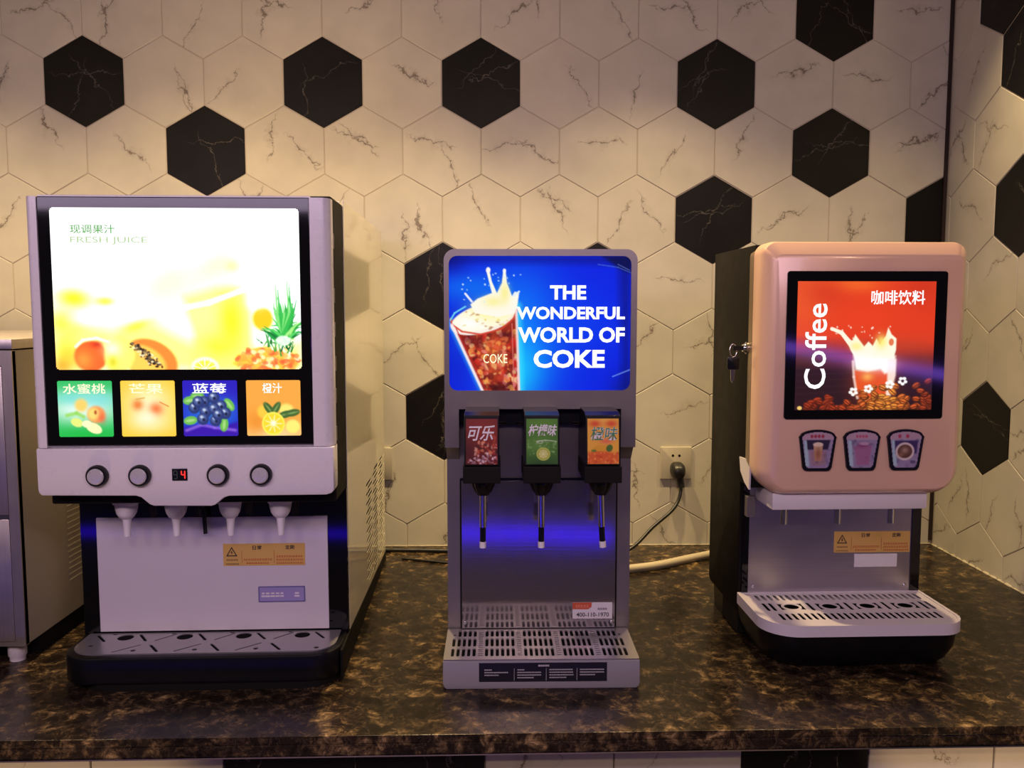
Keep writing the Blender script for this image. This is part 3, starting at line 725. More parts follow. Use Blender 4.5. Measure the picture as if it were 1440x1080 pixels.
def mark_row(bm, x0, x1, z, hgt, y, seed, gap=0.35):
    """small print too fine to read: a broken line of tiny strokes"""
    r = random.Random(seed); x = x0
    while x < x1 - hgt * .6:
        wd = min(hgt * r.uniform(.6, 1.0), x1 - x)
        bm = prism([(x, z), (x + wd, z), (x + wd, z + hgt * .3), (x, z + hgt * .3)], 'XZ', y - .0003, y, bm)
        bm = prism([(x + wd * .1, z + hgt * .55), (x + wd * .9, z + hgt * .55), (x + wd * .9, z + hgt * .85), (x + wd * .1, z + hgt * .85)], 'XZ', y - .0003, y, bm)
        x += wd * (1 + gap)
    return bm

def warning_sticker(x0, x1, z0, z1, y, parent):
    s = obj('warning_sticker', box(x0, x1, y - 0.0006, y, z0, z1), M['yellow'], parent, label='yellow maintenance sticker with a warning triangle')
    W, Hh = x1 - x0, z1 - z0
    yy = y - 0.0006
    xt, zt = x0 + W * .105, z0 + Hh * .62
    t = W * .068
    tri = plate([(xt - t, zt - t * .75), (xt + t, zt - t * .75), (xt, zt + t * 1.0)], [[(xt - t * .72, zt - t * .58), (xt + t * .72, zt - t * .58), (xt, zt + t * .68)]], 'XZ', yy - .0004, yy)
    obj('warning_triangle', tri, M['ink'], s)
    bolt = prism([(xt + t * .1, zt + t * .4), (xt - t * .22, zt - t * .1), (xt - t * .02, zt - t * .1), (xt - t * .12, zt - t * .5), (xt + t * .22, zt + .0), (xt + t * .03, zt + .0)], 'XZ', yy - .0004, yy)
    obj('warning_bolt', bolt, M['ink'], s)
    text('日常', x0 + W * .36, x0 + W * .47, z0 + Hh * .72, z0 + Hh * .92, yy - .0003, M['ink'], s, 0.02)
    text('定期', x0 + W * .76, x0 + W * .87, z0 + Hh * .72, z0 + Hh * .92, yy - .0003, M['ink'], s, 0.02)
    bm = bmesh.new()
    bm = mark_row(bm, x0 + W * .25, x0 + W * .60, z0 + Hh * .24, Hh * .09, yy, 1); bm = mark_row(bm, x0 + W * .28, x0 + W * .56, z0 + Hh * .08, Hh * .09, yy, 2)
    for k in range(3): bm = mark_row(bm, x0 + W * .65, x0 + W * .98, z0 + Hh * (.07 + k * .15), Hh * .09, yy, 3 + k)
    bm = prism([(x0 + W * .225, z0 + Hh * .12), (x0 + W * .229, z0 + Hh * .12), (x0 + W * .229, z0 + Hh * .7), (x0 + W * .225, z0 + Hh * .7)], 'XZ', yy - .0003, yy, bm)
    bm = prism([(x0 + W * .62, z0 + Hh * .12), (x0 + W * .624, z0 + Hh * .12), (x0 + W * .624, z0 + Hh * .7), (x0 + W * .62, z0 + Hh * .7)], 'XZ', yy - .0003, yy, bm)
    prop(obj('small_print', bm, M['ink_red'], s), kind='stuff')
    b2 = mark_row(bmesh.new(), x0 + W * .04, x0 + W * .18, z0 + Hh * .24, Hh * .07, yy, 9); b2 = mark_row(b2, x0 + W * .03, x0 + W * .20, z0 + Hh * .06, Hh * .06, yy, 10)
    prop(obj('caption_print', b2, M['ink'], s), kind='stuff')

def name_plate(x0, x1, z0, z1, y, parent, mat, framed):
    s = obj('name_plate', box(x0, x1, y - 0.0014, y, z0, z1, 0.0004), mat, parent, label='small pale name plate')
    bm = mark_row(bmesh.new(), x0 + (x1 - x0) * .05, x0 + (x1 - x0) * .55, z0 + (z1 - z0) * .30, (z1 - z0) * .36, y - .0014, 21, .12)
    bm = mark_row(bm, x0 + (x1 - x0) * .78, x0 + (x1 - x0) * .93, z0 + (z1 - z0) * .30, (z1 - z0) * .36, y - .0014, 22, .2)
    prop(obj('embossed_print', bm, M['white_sticker'], s), kind='stuff')
    if framed:
        e = 0.0012
        fr = plate(rrect(x0 - e, z0 - e, x1 + e, z1 + e, .001), [rrect(x0 + e * .3, z0 + e * .3, x1 - e * .3, z1 - e * .3, .0008)], 'XZ', y - .0019, y)
        obj('plate_rim', fr, pbr('violet_grey_rim', (0.20, 0.18, 0.38), 0.4, 0.4), s)
warning_sticker(-0.2170, -0.0745, 0.1765, 0.2160, 0.1040, J)
name_plate(-0.1560, -0.0770, 0.1120, 0.1375, 0.1040, J, M['foil'], True)
# drip tray
tr = obj('drip_tray', prism(rrect(-0.462, -0.004, -0.003, 0.1078, (0.050, 0.050, 0.0, 0.0), 8), 'XY', 0.010, 0.056, bev=0.004), M['black'], J, 'auto')
obj('tray_foot', prism(rrect(-0.435, -0.006, -0.006, 0.1075, (0.06, 0.06, 0, 0), 8), 'XY', 0.0, 0.0108), M['black_matt'], tr)
holes = []
for k in range(4):
    cx = -0.382 + k * 0.1015
    holes.append(ell(cx, 0.082, 0.0135, n=20))
    holes.append(ell(cx - 0.024, 0.099, 0.0045, n=8)); holes.append(ell(cx + 0.035, 0.024, 0.0045, n=8))
    if k: 
        pass
    holes.append(slot(cx + 0.021, 0.094, cx + 0.040, 0.066, 0.005, 2)); holes.append(slot(cx + 0.056, 0.046, cx + 0.076, 0.018, 0.005, 2)) if k < 3 else None
    if k < 3:
        holes.append(slot(cx + 0.056, 0.066, cx + 0.083, 0.094, 0.0035, 2)); holes.append(slot(cx + 0.038, 0.048, cx + 0.003, 0.018, 0.0035, 2))
holes.append(slot(-0.382 - 0.052, 0.094, -0.382 - 0.030, 0.066, 0.005, 2)); holes.append(ell(-0.427, 0.048, 0.0045, n=8))
holes = [h for h in holes if h]
obj('tray_shade', prism(rrect(-0.450, 0.012, -0.015, 0.1015, (0.040, 0.040, 0.003, 0.003), 8), 'XY', 0.0557, 0.0563), M['void'], tr)  # thin near-black insert standing in for shade below the grille holes
obj('tray_grille', plate(rrect(-0.452, 0.010, -0.013, 0.1035, (0.042, 0.042, 0.003, 0.003), 8), holes, 'XY', 0.0560, 0.0578), M['tray_steel'], tr, label='steel grille with round and slanted openings')

# ================================================================== COLA DISPENSER
C = thing('cola_dispenser', 'slim grey three-valve soda dispenser with a glowing blue sign', 'drink dispenser', (0.949, -0.86, H))
body = prism(rrect(0.001, 0.0, 0.330, 0.728, (0, 0, .018, .018)), 'XZ', 0.142, 0.52)
obj('cabinet', body, M['steel_dark'], C, 'auto')
# side cheeks between bezel and cabinet, with the slanted step under the head
for xs in ((0.001, 0.0235), (0.3065, 0.330)):
    obj('side_cheek', prism([(0.1425, 0.05), (0.1425, 0.36), (0.1125, 0.388), (0.1125, 0.461), (0.150, 0.461), (0.150, 0.05)], 'YZ', xs[0], xs[1]), M['steel_dark'], C)
obj('head', prism(rrect(0.001, 0.46, 0.330, 0.728, (0, 0, .018, .018)), 'XZ', 0.114, 0.1425), M['steel_dark'], C, 'auto')
fr_out = [(0.0, 0.388), (0.0245, 0.388), (0.0245, 0.455), (0.3055, 0.455), (0.3055, 0.388), (0.331, 0.388)] + rrect(0, .6, .331, .729, (0, 0, .019, .019))[2:]
fr_out = [(0.0, 0.388), (0.0245, 0.388), (0.0245, 0.455), (0.3055, 0.455), (0.3055, 0.388), (0.331, 0.388)] + [p for p in rrect(0, .5, .331, .729, (0, 0, .019, .019), 8) if p[1] > .6]
scr = rrect(0.0085, 0.4870, 0.3205, 0.7175, 0.014)
obj('front_bezel', plate(fr_out, [scr], 'XZ', 0.100, 0.116), M['steel_dark'], C, 'auto', label='grey metallic bezel around the sign')
P = Paint(631, 360, 887, 550, 256, 190, (0, 34, 225))
P.blob(735, 480, 55, 90, (0, 150, 255), .95); P.blob(722, 520, 34, 50, (20, 220, 255), .8); P.blob(660, 405, 60, 24, (0, 120, 245), .75); P.blob(800, 455, 70, 45, (0, 70, 245), .6)
P.blob(640, 500, 24, 60, (0, 30, 190), .5); P.blob(650, 470, 20, 30, (0, 90, 235), .5)
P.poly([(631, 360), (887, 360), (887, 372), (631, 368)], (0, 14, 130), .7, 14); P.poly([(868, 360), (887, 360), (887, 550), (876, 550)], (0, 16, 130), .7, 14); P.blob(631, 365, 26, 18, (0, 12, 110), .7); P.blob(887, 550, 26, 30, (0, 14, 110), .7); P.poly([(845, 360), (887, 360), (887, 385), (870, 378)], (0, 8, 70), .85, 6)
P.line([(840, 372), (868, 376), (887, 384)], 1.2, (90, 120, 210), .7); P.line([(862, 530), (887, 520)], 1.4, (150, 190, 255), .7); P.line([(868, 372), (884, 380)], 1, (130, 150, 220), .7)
# tumbler
P.line([(636, 455), (681, 552)], 10, (60, 190, 255), .7, blur=8); P.line([(728, 430), (732, 552)], 10, (60, 220, 255), .7, blur=8)
P.poly([(634, 450), (726, 430), (731, 551), (679, 551)], (150, 34, 22), 1, 1.5)
rg = random.Random(4)
for _ in range(240):
    y = rg.uniform(466, 551); t = (y - 450) / 100; xa, xb = 640 + 40 * t, 727 + 3 * t
    x = rg.uniform(xa + 2, xb - 3)
    P.e(x, y, rg.uniform(1.5, 6), rg.uniform(1.2, 5), rg.choice([(120, 20, 20), (190, 50, 35), (225, 110, 60), (245, 170, 80), (90, 14, 16), (230, 130, 130), (240, 200, 140), (200, 30, 25)]), .75, rg.uniform(0, 3))
P.blob(695, 500, 18, 30, (240, 130, 60), .5); P.blob(700, 545, 16, 6, (50, 10, 14), .8); P.blob(665, 478, 14, 6, (70, 14, 18), .6); P.blob(712, 470, 12, 5, (60, 12, 20), .6)
P.e(680, 448, 47, 20, (250, 236, 226), 1, rot=-.28); P.e(680, 446, 44, 17, (255, 250, 225), 1, rot=-.28); P.blob(690, 436, 26, 14, (255, 246, 150), .9); P.blob(660, 455, 18, 8, (255, 255, 255), .9)
for _ in range(26): P.e(rg.uniform(648, 716), rg.uniform(438, 462), rg.uniform(1, 3), rg.uniform(.6, 1.6), rg.choice([(225, 190, 140), (190, 130, 90), (255, 255, 255), (235, 215, 110)]), .8, rg.uniform(-.6, .6))
P.poly([(662, 428), (672, 420), (692, 412), (686, 388), (684, 380), (688, 378), (692, 396), (699, 412), (706, 398), (708, 380), (711, 379), (713, 398), (720, 416), (724, 410), (730, 412), (726, 440), (700, 446), (668, 440)], (255, 250, 235), 1, 1.5)
P.blob(710, 412, 7, 14, (250, 240, 150), .9); P.blob(694, 424, 14, 8, (250, 240, 150), .8)
P.e(687, 380, 3, 4, (255, 245, 245)); P.e(709.5, 381, 2.2, 3, (255, 250, 250)); P.line([(655, 413), (664, 424)], 3, (235, 235, 255)); P.line([(722, 416), (730, 410)], 2.5, (225, 240, 255))
for _ in range(22): P.e(rg.choice([rg.uniform(648, 668), rg.uniform(714, 734), rg.uniform(680, 716)]), rg.uniform(384, 428), rg.uniform(.5, 1.3), rg.uniform(.5, 1.3), (210, 235, 255))
P.line([(634, 448), (636, 456), (650, 466), (676, 470), (704, 463), (722, 448), (727, 436)], 2.4, (215, 70, 50), .9); P.line([(634, 450), (640, 440), (655, 431)], 2, (120, 235, 250), .9)
P.line([(636, 457), (679, 551)], 4, (255, 235, 235), .95, blur=2); P.line([(642, 462), (684, 551)], 1.6, (190, 40, 40), .8); P.line([(726, 436), (730, 551)], 3.5, (255, 225, 225), .9, blur=2); P.line([(720, 455), (723, 551)], 1.5, (225, 120, 110), .8)
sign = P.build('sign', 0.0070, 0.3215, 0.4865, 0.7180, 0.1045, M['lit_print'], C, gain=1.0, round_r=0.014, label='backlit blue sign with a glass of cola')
def px(u): return 0.0085 + (u - 631) / (887 - 631) * (0.3205 - 0.0085)
def pz(v): return 0.7175 - (v - 360) / (550 - 360) * (0.7175 - 0.4870)
for s, a, b, t, u in (('THE', 773, 824, 401, 421), ('WONDERFUL', 726, 879, 431, 449), ('WORLD OF', 728, 879, 460, 482), ('COKE', 750, 851, 492, 518)):
    text(s, px(a), px(b), pz(u), pz(t), 0.1038, M['glow_white'], C, 0.035)
text('COKE', px(679), px(713), pz(511), pz(498), 0.1038, M['glow_cream'], C, 0.0, rot=0.0, shear=0.0)
# recess and the metal behind the valves
obj('recess_back', box(0.0245, 0.3055, 0.138, 0.143, 0.324, 0.456), M['steel_dark'], C)
obj('recess_trim', merge(box(0.0245, 0.3055, 0.124, 0.1385, 0.424, 0.4555), box(0.0245, 0.3055, 0.134, 0.1385, 0.3235, 0.3275)), M['black'], C)
for x in (0.062, 0.115, 0.135, 0.215, 0.235):
    pass
obj('splash_plate', box(0.0265, 0.3035, 0.1365, 0.1425, 0.0515, 0.3225, 0.0006), M['steel'], C, label='brushed steel splash plate')
obj('plate_seam', plate(rrect(0.0235, 0.0505, 0.3065, 0.3240, 0.0), [rrect(0.0263, 0.0515, 0.3037, 0.3226, 0.0)], 'XZ', 0.1405, 0.1422), M['black_matt'], C)
for x in (0.0325, 0.2975):
    obj('screw', lathe([(0.0036, 0.1366), (0.0036, 0.1350), (0.0022, 0.1340)], (x, 0, 0.062), 14, 'Y'), M['chrome'], C, True)
def valve_print(kind):
    p = Paint(0, 0, 50, 72, 60, 86, (110, 22, 14))
    rg = random.Random(kind)
    if kind == 1:
        p.blob(25, 20, 30, 20, (150, 40, 24), .8); p.blob(0, 60, 20, 30, (70, 10, 10), .8)
        for _ in range(70): p.e(rg.uniform(14, 50), rg.gauss(46, 6), rg.uniform(1, 4), rg.uniform(.8, 2.6), rg.choice([(200, 70, 40), (225, 140, 90), (60, 10, 12), (240, 200, 170), (150, 30, 24)]), .7, rg.uniform(0, 3))
        for _ in range(90): p.e(rg.uniform(0, 50), rg.gauss(66, 4), rg.uniform(1, 2.8), rg.uniform(.8, 2.2), rg.choice([(230, 215, 220), (180, 60, 60), (90, 16, 22), (150, 110, 120)]), .8, rg.uniform(0, 3))
        p.line([(36, 18), (46, 30), (44, 44)], 3, (200, 90, 50), .6, blur=3)
    elif kind == 2:
        p.C[:] = (64, 120, 32); p.blob(25, 8, 30, 14, (90, 150, 40), .8); p.blob(25, 72, 34, 18, (36, 80, 30), .9); p.blob(20, 42, 22, 16, (110, 165, 70), .6)
        for _ in range(40): p.e(rg.uniform(2, 48), rg.uniform(34, 58), rg.uniform(.6, 2.2), rg.uniform(.6, 1.8), (160, 205, 130), .5)
        p.e(27, 56, 11, 10.5, (190, 205, 90)); p.e(27, 56, 9, 8.6, (160, 175, 60)); p.e(27, 56, 7.6, 7.2, (200, 205, 110))
        for k in range(8): p.line([(27, 56), (27 + 7 * math.cos(k * .785), 56 + 7 * math.sin(k * .785))], .9, (225, 230, 160))
        p.line([(16, 36), (30, 34), (48, 36)], 1.4, (220, 235, 210), .8); p.e(22, 37, 5, 2.4, (215, 230, 215), .8, hole=.6)
    else:
        p.C[:] = (236, 176, 60); p.blob(25, 4, 22, 10, (250, 200, 80), .8); p.blob(12, 8, 9, 5, (225, 80, 30), 1); p.blob(38, 8, 9, 5, (225, 80, 30), 1); p.poly([(0, 54), (20, 50), (50, 56), (50, 72), (0, 72)], (222, 96, 36), .95, 5)
        for _ in range(60): p.e(rg.uniform(0, 50), rg.uniform(54, 72), rg.uniform(1, 3), rg.uniform(.8, 2), rg.choice([(240, 130, 50), (210, 70, 30), (250, 180, 90)]), .6, rg.uniform(0, 3))
        p.e(22, 47, 13, 5, (225, 165, 40), .9); p.e(35, 47, 5, 6, (60, 110, 40), .9, rot=.5); p.e(10, 51, 4, 2, (90, 130, 40), .9); p.blob(30, 36, 10, 4, (235, 90, 90), .7)
    return p
VT = {1: ('可乐', 'ink_white', (0.06, 0.92), (0.52, 0.86)), 2: ('柠檬味', 'ink_white', (0.06, 0.98), (0.62, 0.88)), 3: ('橙味', None, (0.10, 0.96), (0.52, 0.82))}
M['ink_green'] = pbr('green_ink', (0.03, 0.22, 0.10), 0.5)
for kind, xc in ((1, 0.0655), (2, 0.1635), (3, 0.2630)):
    wv = 0.0285
    prof = [(0.020, 0.345), (0.020, 0.372), (0.002, 0.374), (0.012, 0.4545), (0.030, 0.4590), (0.128, 0.4590), (0.128, 0.345)]
    v = obj('valve', prism(prof, 'YZ', xc - wv, xc + wv, bev=0.0012), M['black'], C, label='black dispensing valve')
    obj('valve_skirt', box(xc - 0.0305, xc + 0.0305, 0.000, 0.112, 0.345, 0.3725, 0.0015), M['black_matt'], v)
    p = valve_print(kind); x0, x1 = xc - 0.0255, xc + 0.0255; z0, z1 = 0.3765, 0.4495
    tl = 0.010 / 0.0805
    yl = 0.002 + (z0 - 0.374) * tl - 0.0008
    lab = p.build('valve_label', x0, x1, z0, z1, yl, M['paper_print'], v, tilt=tl, label={1: 'dark red cola label', 2: 'green lemon label', 3: 'orange flavour label'}[kind])
    s, mt, (fa, fb), (ga, gb) = VT[kind]
    h_ = z1 - z0; wd = x1 - x0
    if kind == 3:
        text(s, x0 + fa * wd - .0006, x0 + fb * wd + .0006, z0 + ga * h_, z0 + gb * h_, yl + ga * h_ * tl - 0.0005, M['ink_white'], lab, 0.028, tilt=tl, shear=0.15)
        text(s, x0 + fa * wd, x0 + fb * wd, z0 + ga * h_, z0 + gb * h_, yl + ga * h_ * tl - 0.0008, M['ink_green'], lab, 0.004, tilt=tl, shear=0.15)
    else:
        text(s, x0 + fa * wd, x0 + fb * wd, z0 + ga * h_, z0 + gb * h_, yl + ga * h_ * tl - 0.0005, M[mt], lab, 0.015, tilt=tl, shear=0.30)
    obj('valve_nozzle', lathe([(0.0205, 0.346), (0.0205, 0.337), (0.0190, 0.332), (0.0140, 0.3215), (0.0110, 0.3205), (0.0105, 0.3170)], (xc + 0.0015, 0.045, 0), 28, ribs=-0.07), M['black'], v)
    dx = (-0.0005, 0.0, 0.004)[kind - 1]
    xt = xc + 0.0012
    tb = obj('tube', tube([(xt, 0.045, 0.320), (xt + dx * .6, 0.045, 0.262)], 0.0058, smooth_pts=False), M['chrome'], v, True, label='steel outlet tube')
    obj('tube_sleeve', tube([(xt + dx * .6, 0.045, 0.263), (xt + dx, 0.045, 0.236)], 0.0049, smooth_pts=False), M['black'], tb, True)
    obj('tube_tip', tube([(xt + dx, 0.045, 0.237), (xt + dx * 1.2, 0.045, 0.2265)], 0.0056, smooth_pts=False), M['nozzle'], tb, True)
    obj('pivot_pin', lathe([(0.0022, -0.040), (0.0022, 0.040)], (xc, 0.118, 0.428), 10, 'X'), M['chrome'], v, True)
# hot-line sticker
st = obj('service_sticker', box(0.2265, 0.2985, 0.1358, 0.1365, 0.0685, 0.0985), M['white_sticker'], C, label='white sticker with a telephone number and an orange corner')
obj('sticker_block', prism([(0.2265, 0.0985), (0.2615, 0.0985), (0.2605, 0.0900), (0.2545, 0.0860), (0.2265, 0.0862)], 'XZ', 0.1354, 0.1358), pbr('orange_red_ink', (0.60, 0.10, 0.04), 0.5), st)
prop(obj('block_print', mark_row(bmesh.new(), 0.2320, 0.2570, 0.0895, 0.0055, 0.1354, 31, .25), pbr('salmon_ink', (0.75, 0.28, 0.18), 0.5), st), kind='stuff')
text('400-110-1970', 0.2335, 0.2925, 0.0720, 0.0800, 0.1354, M['ink'], st, 0.012)
prop(obj('caption_print', mark_row(bmesh.new(), 0.2720, 0.2890, 0.0850, 0.0040, 0.1358, 32, .15), M['ink'], st), kind='stuff')
# base with grille
bs = obj('base', prism([(0.002, 0.0035), (0.006, 0.0), (0.321, 0.0), (0.325, 0.0035), (0.327, 0.010), (0.3265, 0.0475), (0.0005, 0.0475), (0.0, 0.010)], 'XZ', 0.0, 0.1395, bev=0.0012), M['grey_base'], C, 'auto')
hl = []
xb = 0.0150
for grp in (5, 6, 6, 6, 5):
    for k in range(grp):
        edge = (grp == 5 and ((xb < 0.02) or (xb > 0.306)))
        for (ya, yb) in ((0.1000, 0.1290), (0.0560, 0.0920), (0.0140, 0.0480)):
            if edge and ya > .09: ya, yb = 0.104, 0.112
            hl.append(slot(xb, ya + 0.0026, xb, yb - 0.0026, 0.0053, 2))
        xb += 0.00905
    if xb < 0.30:
        x2 = xb + 0.0015
        for j in range(13): hl.append(slot(x2 - 0.0030, 0.0190 + j * 0.0084, x2 + 0.0030, 0.0190 + j * 0.0084, 0.0030, 2))
        xb += 0.0120
obj('base_grille', plate(rrect(0.0008, 0.0012, 0.3262, 0.1380, 0.003), hl, 'XY', 0.0477, 0.0500), M['tray_steel'], bs, label='steel grille with rows of short slots')
obj('pan_shade', box(0.008, 0.319, 0.010, 0.132, 0.0476, 0.0478), M['void'], bs)  # near-black sheet on the solid base, shade of the slots as colour
lb = obj('instruction_label', box(0.0600, 0.2720, -0.0007, 0.0, 0.0125, 0.0445), M['navy'], C, label='dark label strip with four columns of tiny white print')
bm = mark_row(bmesh.new(), 0.158, 0.178, 0.0385, 0.0030, -0.0007, 41, .1)
for cidx, (xa, n, last) in enumerate(((0.069, 3, .6), (0.1235, 4, .7), (0.1765, 4, .7), (0.2270, 3, .65))):
    for r in range(n):
        bm = mark_row(bm, xa, xa + (0.012 if (r == 0 and cidx < 2) else 0.040 * (last if r == n - 1 else 1)), 0.0320 - r * 0.0045, 0.0020, -0.0007, 50 + cidx * 7 + r, .3)
for xa in (0.1180, 0.1710, 0.2220): bm = prism([(xa, 0.0145), (xa + .0004, 0.0145), (xa + .0004, 0.0350), (xa, 0.0350)], 'XZ', -0.0010, -0.0007, bm)
prop(obj('small_print', bm, M['ink_white'], lb), kind='stuff')

# ================================================================== COFFEE DISPENSER
F = thing('coffee_dispenser', 'rose gold fronted black coffee dispenser with a red glowing picture', 'drink dispenser', (1.508, -0.63, H), 0.02)
obj('cabinet', prism([(0.0, 0.045), (0.195, 0.045), (0.205, 0.053), (0.205, 0.742), (-0.058, 0.742), (-0.058, 0.30), (0.0, 0.30)], 'YZ', -0.006, 0.347, bev=0.002), M['black_matt'], F, 'auto')
obj('rear_foot', prism([(0.120, 0.0), (0.178, 0.0), (0.186, 0.046), (0.110, 0.046)], 'YZ', 0.0, 0.020), M['black'], F)
obj('rear_foot', prism([(0.120, 0.0), (0.178, 0.0), (0.186, 0.046), (0.110, 0.046)], 'YZ', 0.32, 0.340), M['black'], F)
obj('splash_plate', box(0.011, 0.3295, -0.0035, 0.0, 0.084, 0.302, 0.0006), M['steel_satin'], F, label='brushed steel splash plate')
obj('plate_frame', plate(rrect(0.0, 0.06, 0.346, 0.302, 0), [rrect(0.0118, 0.084, 0.3288, 0.3015, 0)], 'XZ', -0.006, 0.0005), M['black_gloss'], F)
for x in (0.023, 0.319):
    obj('screw', lathe([(0.0034, -0.0034), (0.0034, -0.005), (0.002, -0.0058)], (x, 0, 0.096), 14, 'Y'), M['chrome'], F, True)
# bracket by the upper left of the plate
obj('bracket', box(0.002, 0.018, -0.020, -0.003, 0.236, 0.275, 0.001), M['steel_dark'], F)
# head shell
def rr3(x0, z0, x1, z1, r, y): return [(p[0], y, p[1]) for p in rrect(x0, z0, x1, z1, r, 10)]
shell = loft([rr3(-0.008, 0.298, 0.354, 0.744, (.050, .050, .022, .022), -0.058), rr3(-0.009, 0.297, 0.355, 0.7445, (.050, .050, .022, .022), -0.098),
              rr3(-0.006, 0.300, 0.352, 0.7425, (.047, .047, .022, .022), -0.108), rr3(0.010, 0.308, 0.339, 0.722, (.034, .034, .012, .012), -0.122),
              rr3(0.013, 0.311, 0.336, 0.7185, (.032, .032, .010, .010), -0.1235)])
sh = obj('front_shell', shell, M['rose'], F, 'auto')
obj('shell_side', loft([rr3(-0.0085, 0.2975, 0.3545, 0.743, (.050, .050, .022, .022), -0.0575), rr3(-0.0075, 0.2985, 0.3535, 0.742, (.050, .050, .022, .022), -0.034)]), M['gold_side'], F, 'auto', label='gold brown side band')
obj('display_bezel', prism(rrect(0.0295, 0.4355, 0.3110, 0.6925, 0.005), 'XZ', -0.1262, -0.1230), M['black_gloss'], F, label='black glass frame around the picture')
P = Paint(1121, 396, 1314, 577, 210, 196, (226, 60, 30))
P.blob(1130, 420, 40, 60, (240, 100, 50), .7); P.blob(1215, 450, 60, 40, (236, 66, 30), .8); P.blob(1200, 400, 40, 12, (250, 110, 40), .8); P.blob(1300, 400, 30, 30, (200, 50, 26), .6); P.blob(1160, 410, 30, 20, (205, 50, 26), .5)
P.put(np.clip((P.Y - 470 - (P.X - 1121) * 0.05) / 50, 0, 1), (46, 22, 30), 1.0)
P.blob(1262, 486, 60, 16, (200, 66, 36), .6); P.blob(1142, 500, 40, 14, (70, 60, 24), .45); P.blob(1290, 508, 40, 10, (110, 50, 40), .5)
for k in range(7): P.line([(1121, 500 + k * 9), (1200, 497 + k * 9)], 1, (70, 40, 44), .4, blur=3)
P.blob(1231, 535, 26, 30, (240, 90, 30), .9)
P.poly([(1203, 520), (1260, 520), (1257, 545), (1251, 566), (1213, 566), (1206, 545)], (232, 84, 34), 1, 3)
P.poly([(1201, 500), (1261, 500), (1260, 522), (1246, 526), (1240, 519), (1222, 523), (1205, 520)], (255, 250, 235), 1, 4)
P.poly([(1250, 505), (1262, 505), (1262, 528), (1255, 560), (1248, 562), (1250, 540)], (255, 232, 215), .95, 3); P.line([(1201, 508), (1203, 530), (1209, 560)], 3.5, (250, 214, 200), .85, blur=2)
P.blob(1232, 512, 24, 10, (255, 255, 245), 1); P.blob(1222, 530, 8, 6, (255, 190, 90), .8)
P.poly([(1193, 480), (1200, 478), (1203, 470), (1209, 478), (1216, 487), (1222, 480), (1228, 486), (1233, 476), (1238, 484), (1246, 472), (1249, 460), (1254, 470), (1261, 476), (1261, 492), (1258, 504), (1204, 504), (1197, 492)], (255, 252, 225), 1, 1.6)
P.line([(1170, 462), (1184, 468), (1194, 480), (1202, 490)], 4.5, (255, 248, 225), 1, w1=8); P.e(1171, 463, 3, 2.2, (255, 245, 225)); P.blob(1240, 480, 8, 10, (255, 240, 120), .9); P.blob(1205, 487, 8, 6, (255, 240, 130), .8); P.e(1254, 481, 3.5, 5, (226, 90, 40), .8)
rg = random.Random(9)
for _ in range(16): P.e(rg.uniform(1176, 1262), rg.uniform(458, 480), rg.uniform(.5, 1.4), rg.uniform(.5, 1.4), (255, 240, 220))
for k in range(110):
    x = rg.uniform(1138, 1313); y = 577 - abs(rg.gauss(0, 1)) * (4 + 11 * min(1, max(0, (x - 1135) / 60)))
    br = math.exp(-((x - 1248) / 40) ** 2); base_c = np.array([150, 50, 26]) * (1 - br) + np.array([235, 130, 50]) * br
    r = rg.uniform(-.7, .7); P.e(x, y, 6.5, 4.4, base_c * rg.uniform(.45, .8), 1, r); P.e(x - .6, y - .8, 4.8, 2.8, np.minimum(base_c * rg.uniform(1.0, 1.35), 255), .9, r)
    P.line([(x - 5 * math.cos(r), y - 5 * math.sin(r)), (x + 5 * math.cos(r), y + 5 * math.sin(r))], 1.1, (60, 16, 12), .9)
P.e(1128, 574, 3.4, 2.8, (245, 200, 110))
for (x, y) in ((1272, 536), (1254, 541), (1224, 547), (1203, 551)):
    for k in range(5): P.e(x + 4 * math.cos(k * 1.26 + x), y + 4 * math.sin(k * 1.26 + x), 2.8, 2.3, (255, 255, 250))
    if x == 1272: P.e(x, y, 2, 2, (60, 24, 30))
pc = P.build('picture', 0.0475, 0.2905, 0.4515, 0.6750, -0.1266, M['lit_print'], F, gain=1.0, label='backlit red picture of an iced coffee')
def fx(u): return 0.0475 + (u - 1121) / 193 * (0.2905 - 0.0475)
def fz(v): return 0.6750 - (v - 396) / 181 * (0.6750 - 0.4515)
text('Coffee', fx(1133), fx(1163), fz(547), fz(427), -0.1272, M['glow_white'], F, 0.010, rot=PI / 2)
text('咖啡饮料', fx(1223.5), fx(1299), fz(428.5), fz(408.5), -0.1272, M['glow_white'], F, 0.012)
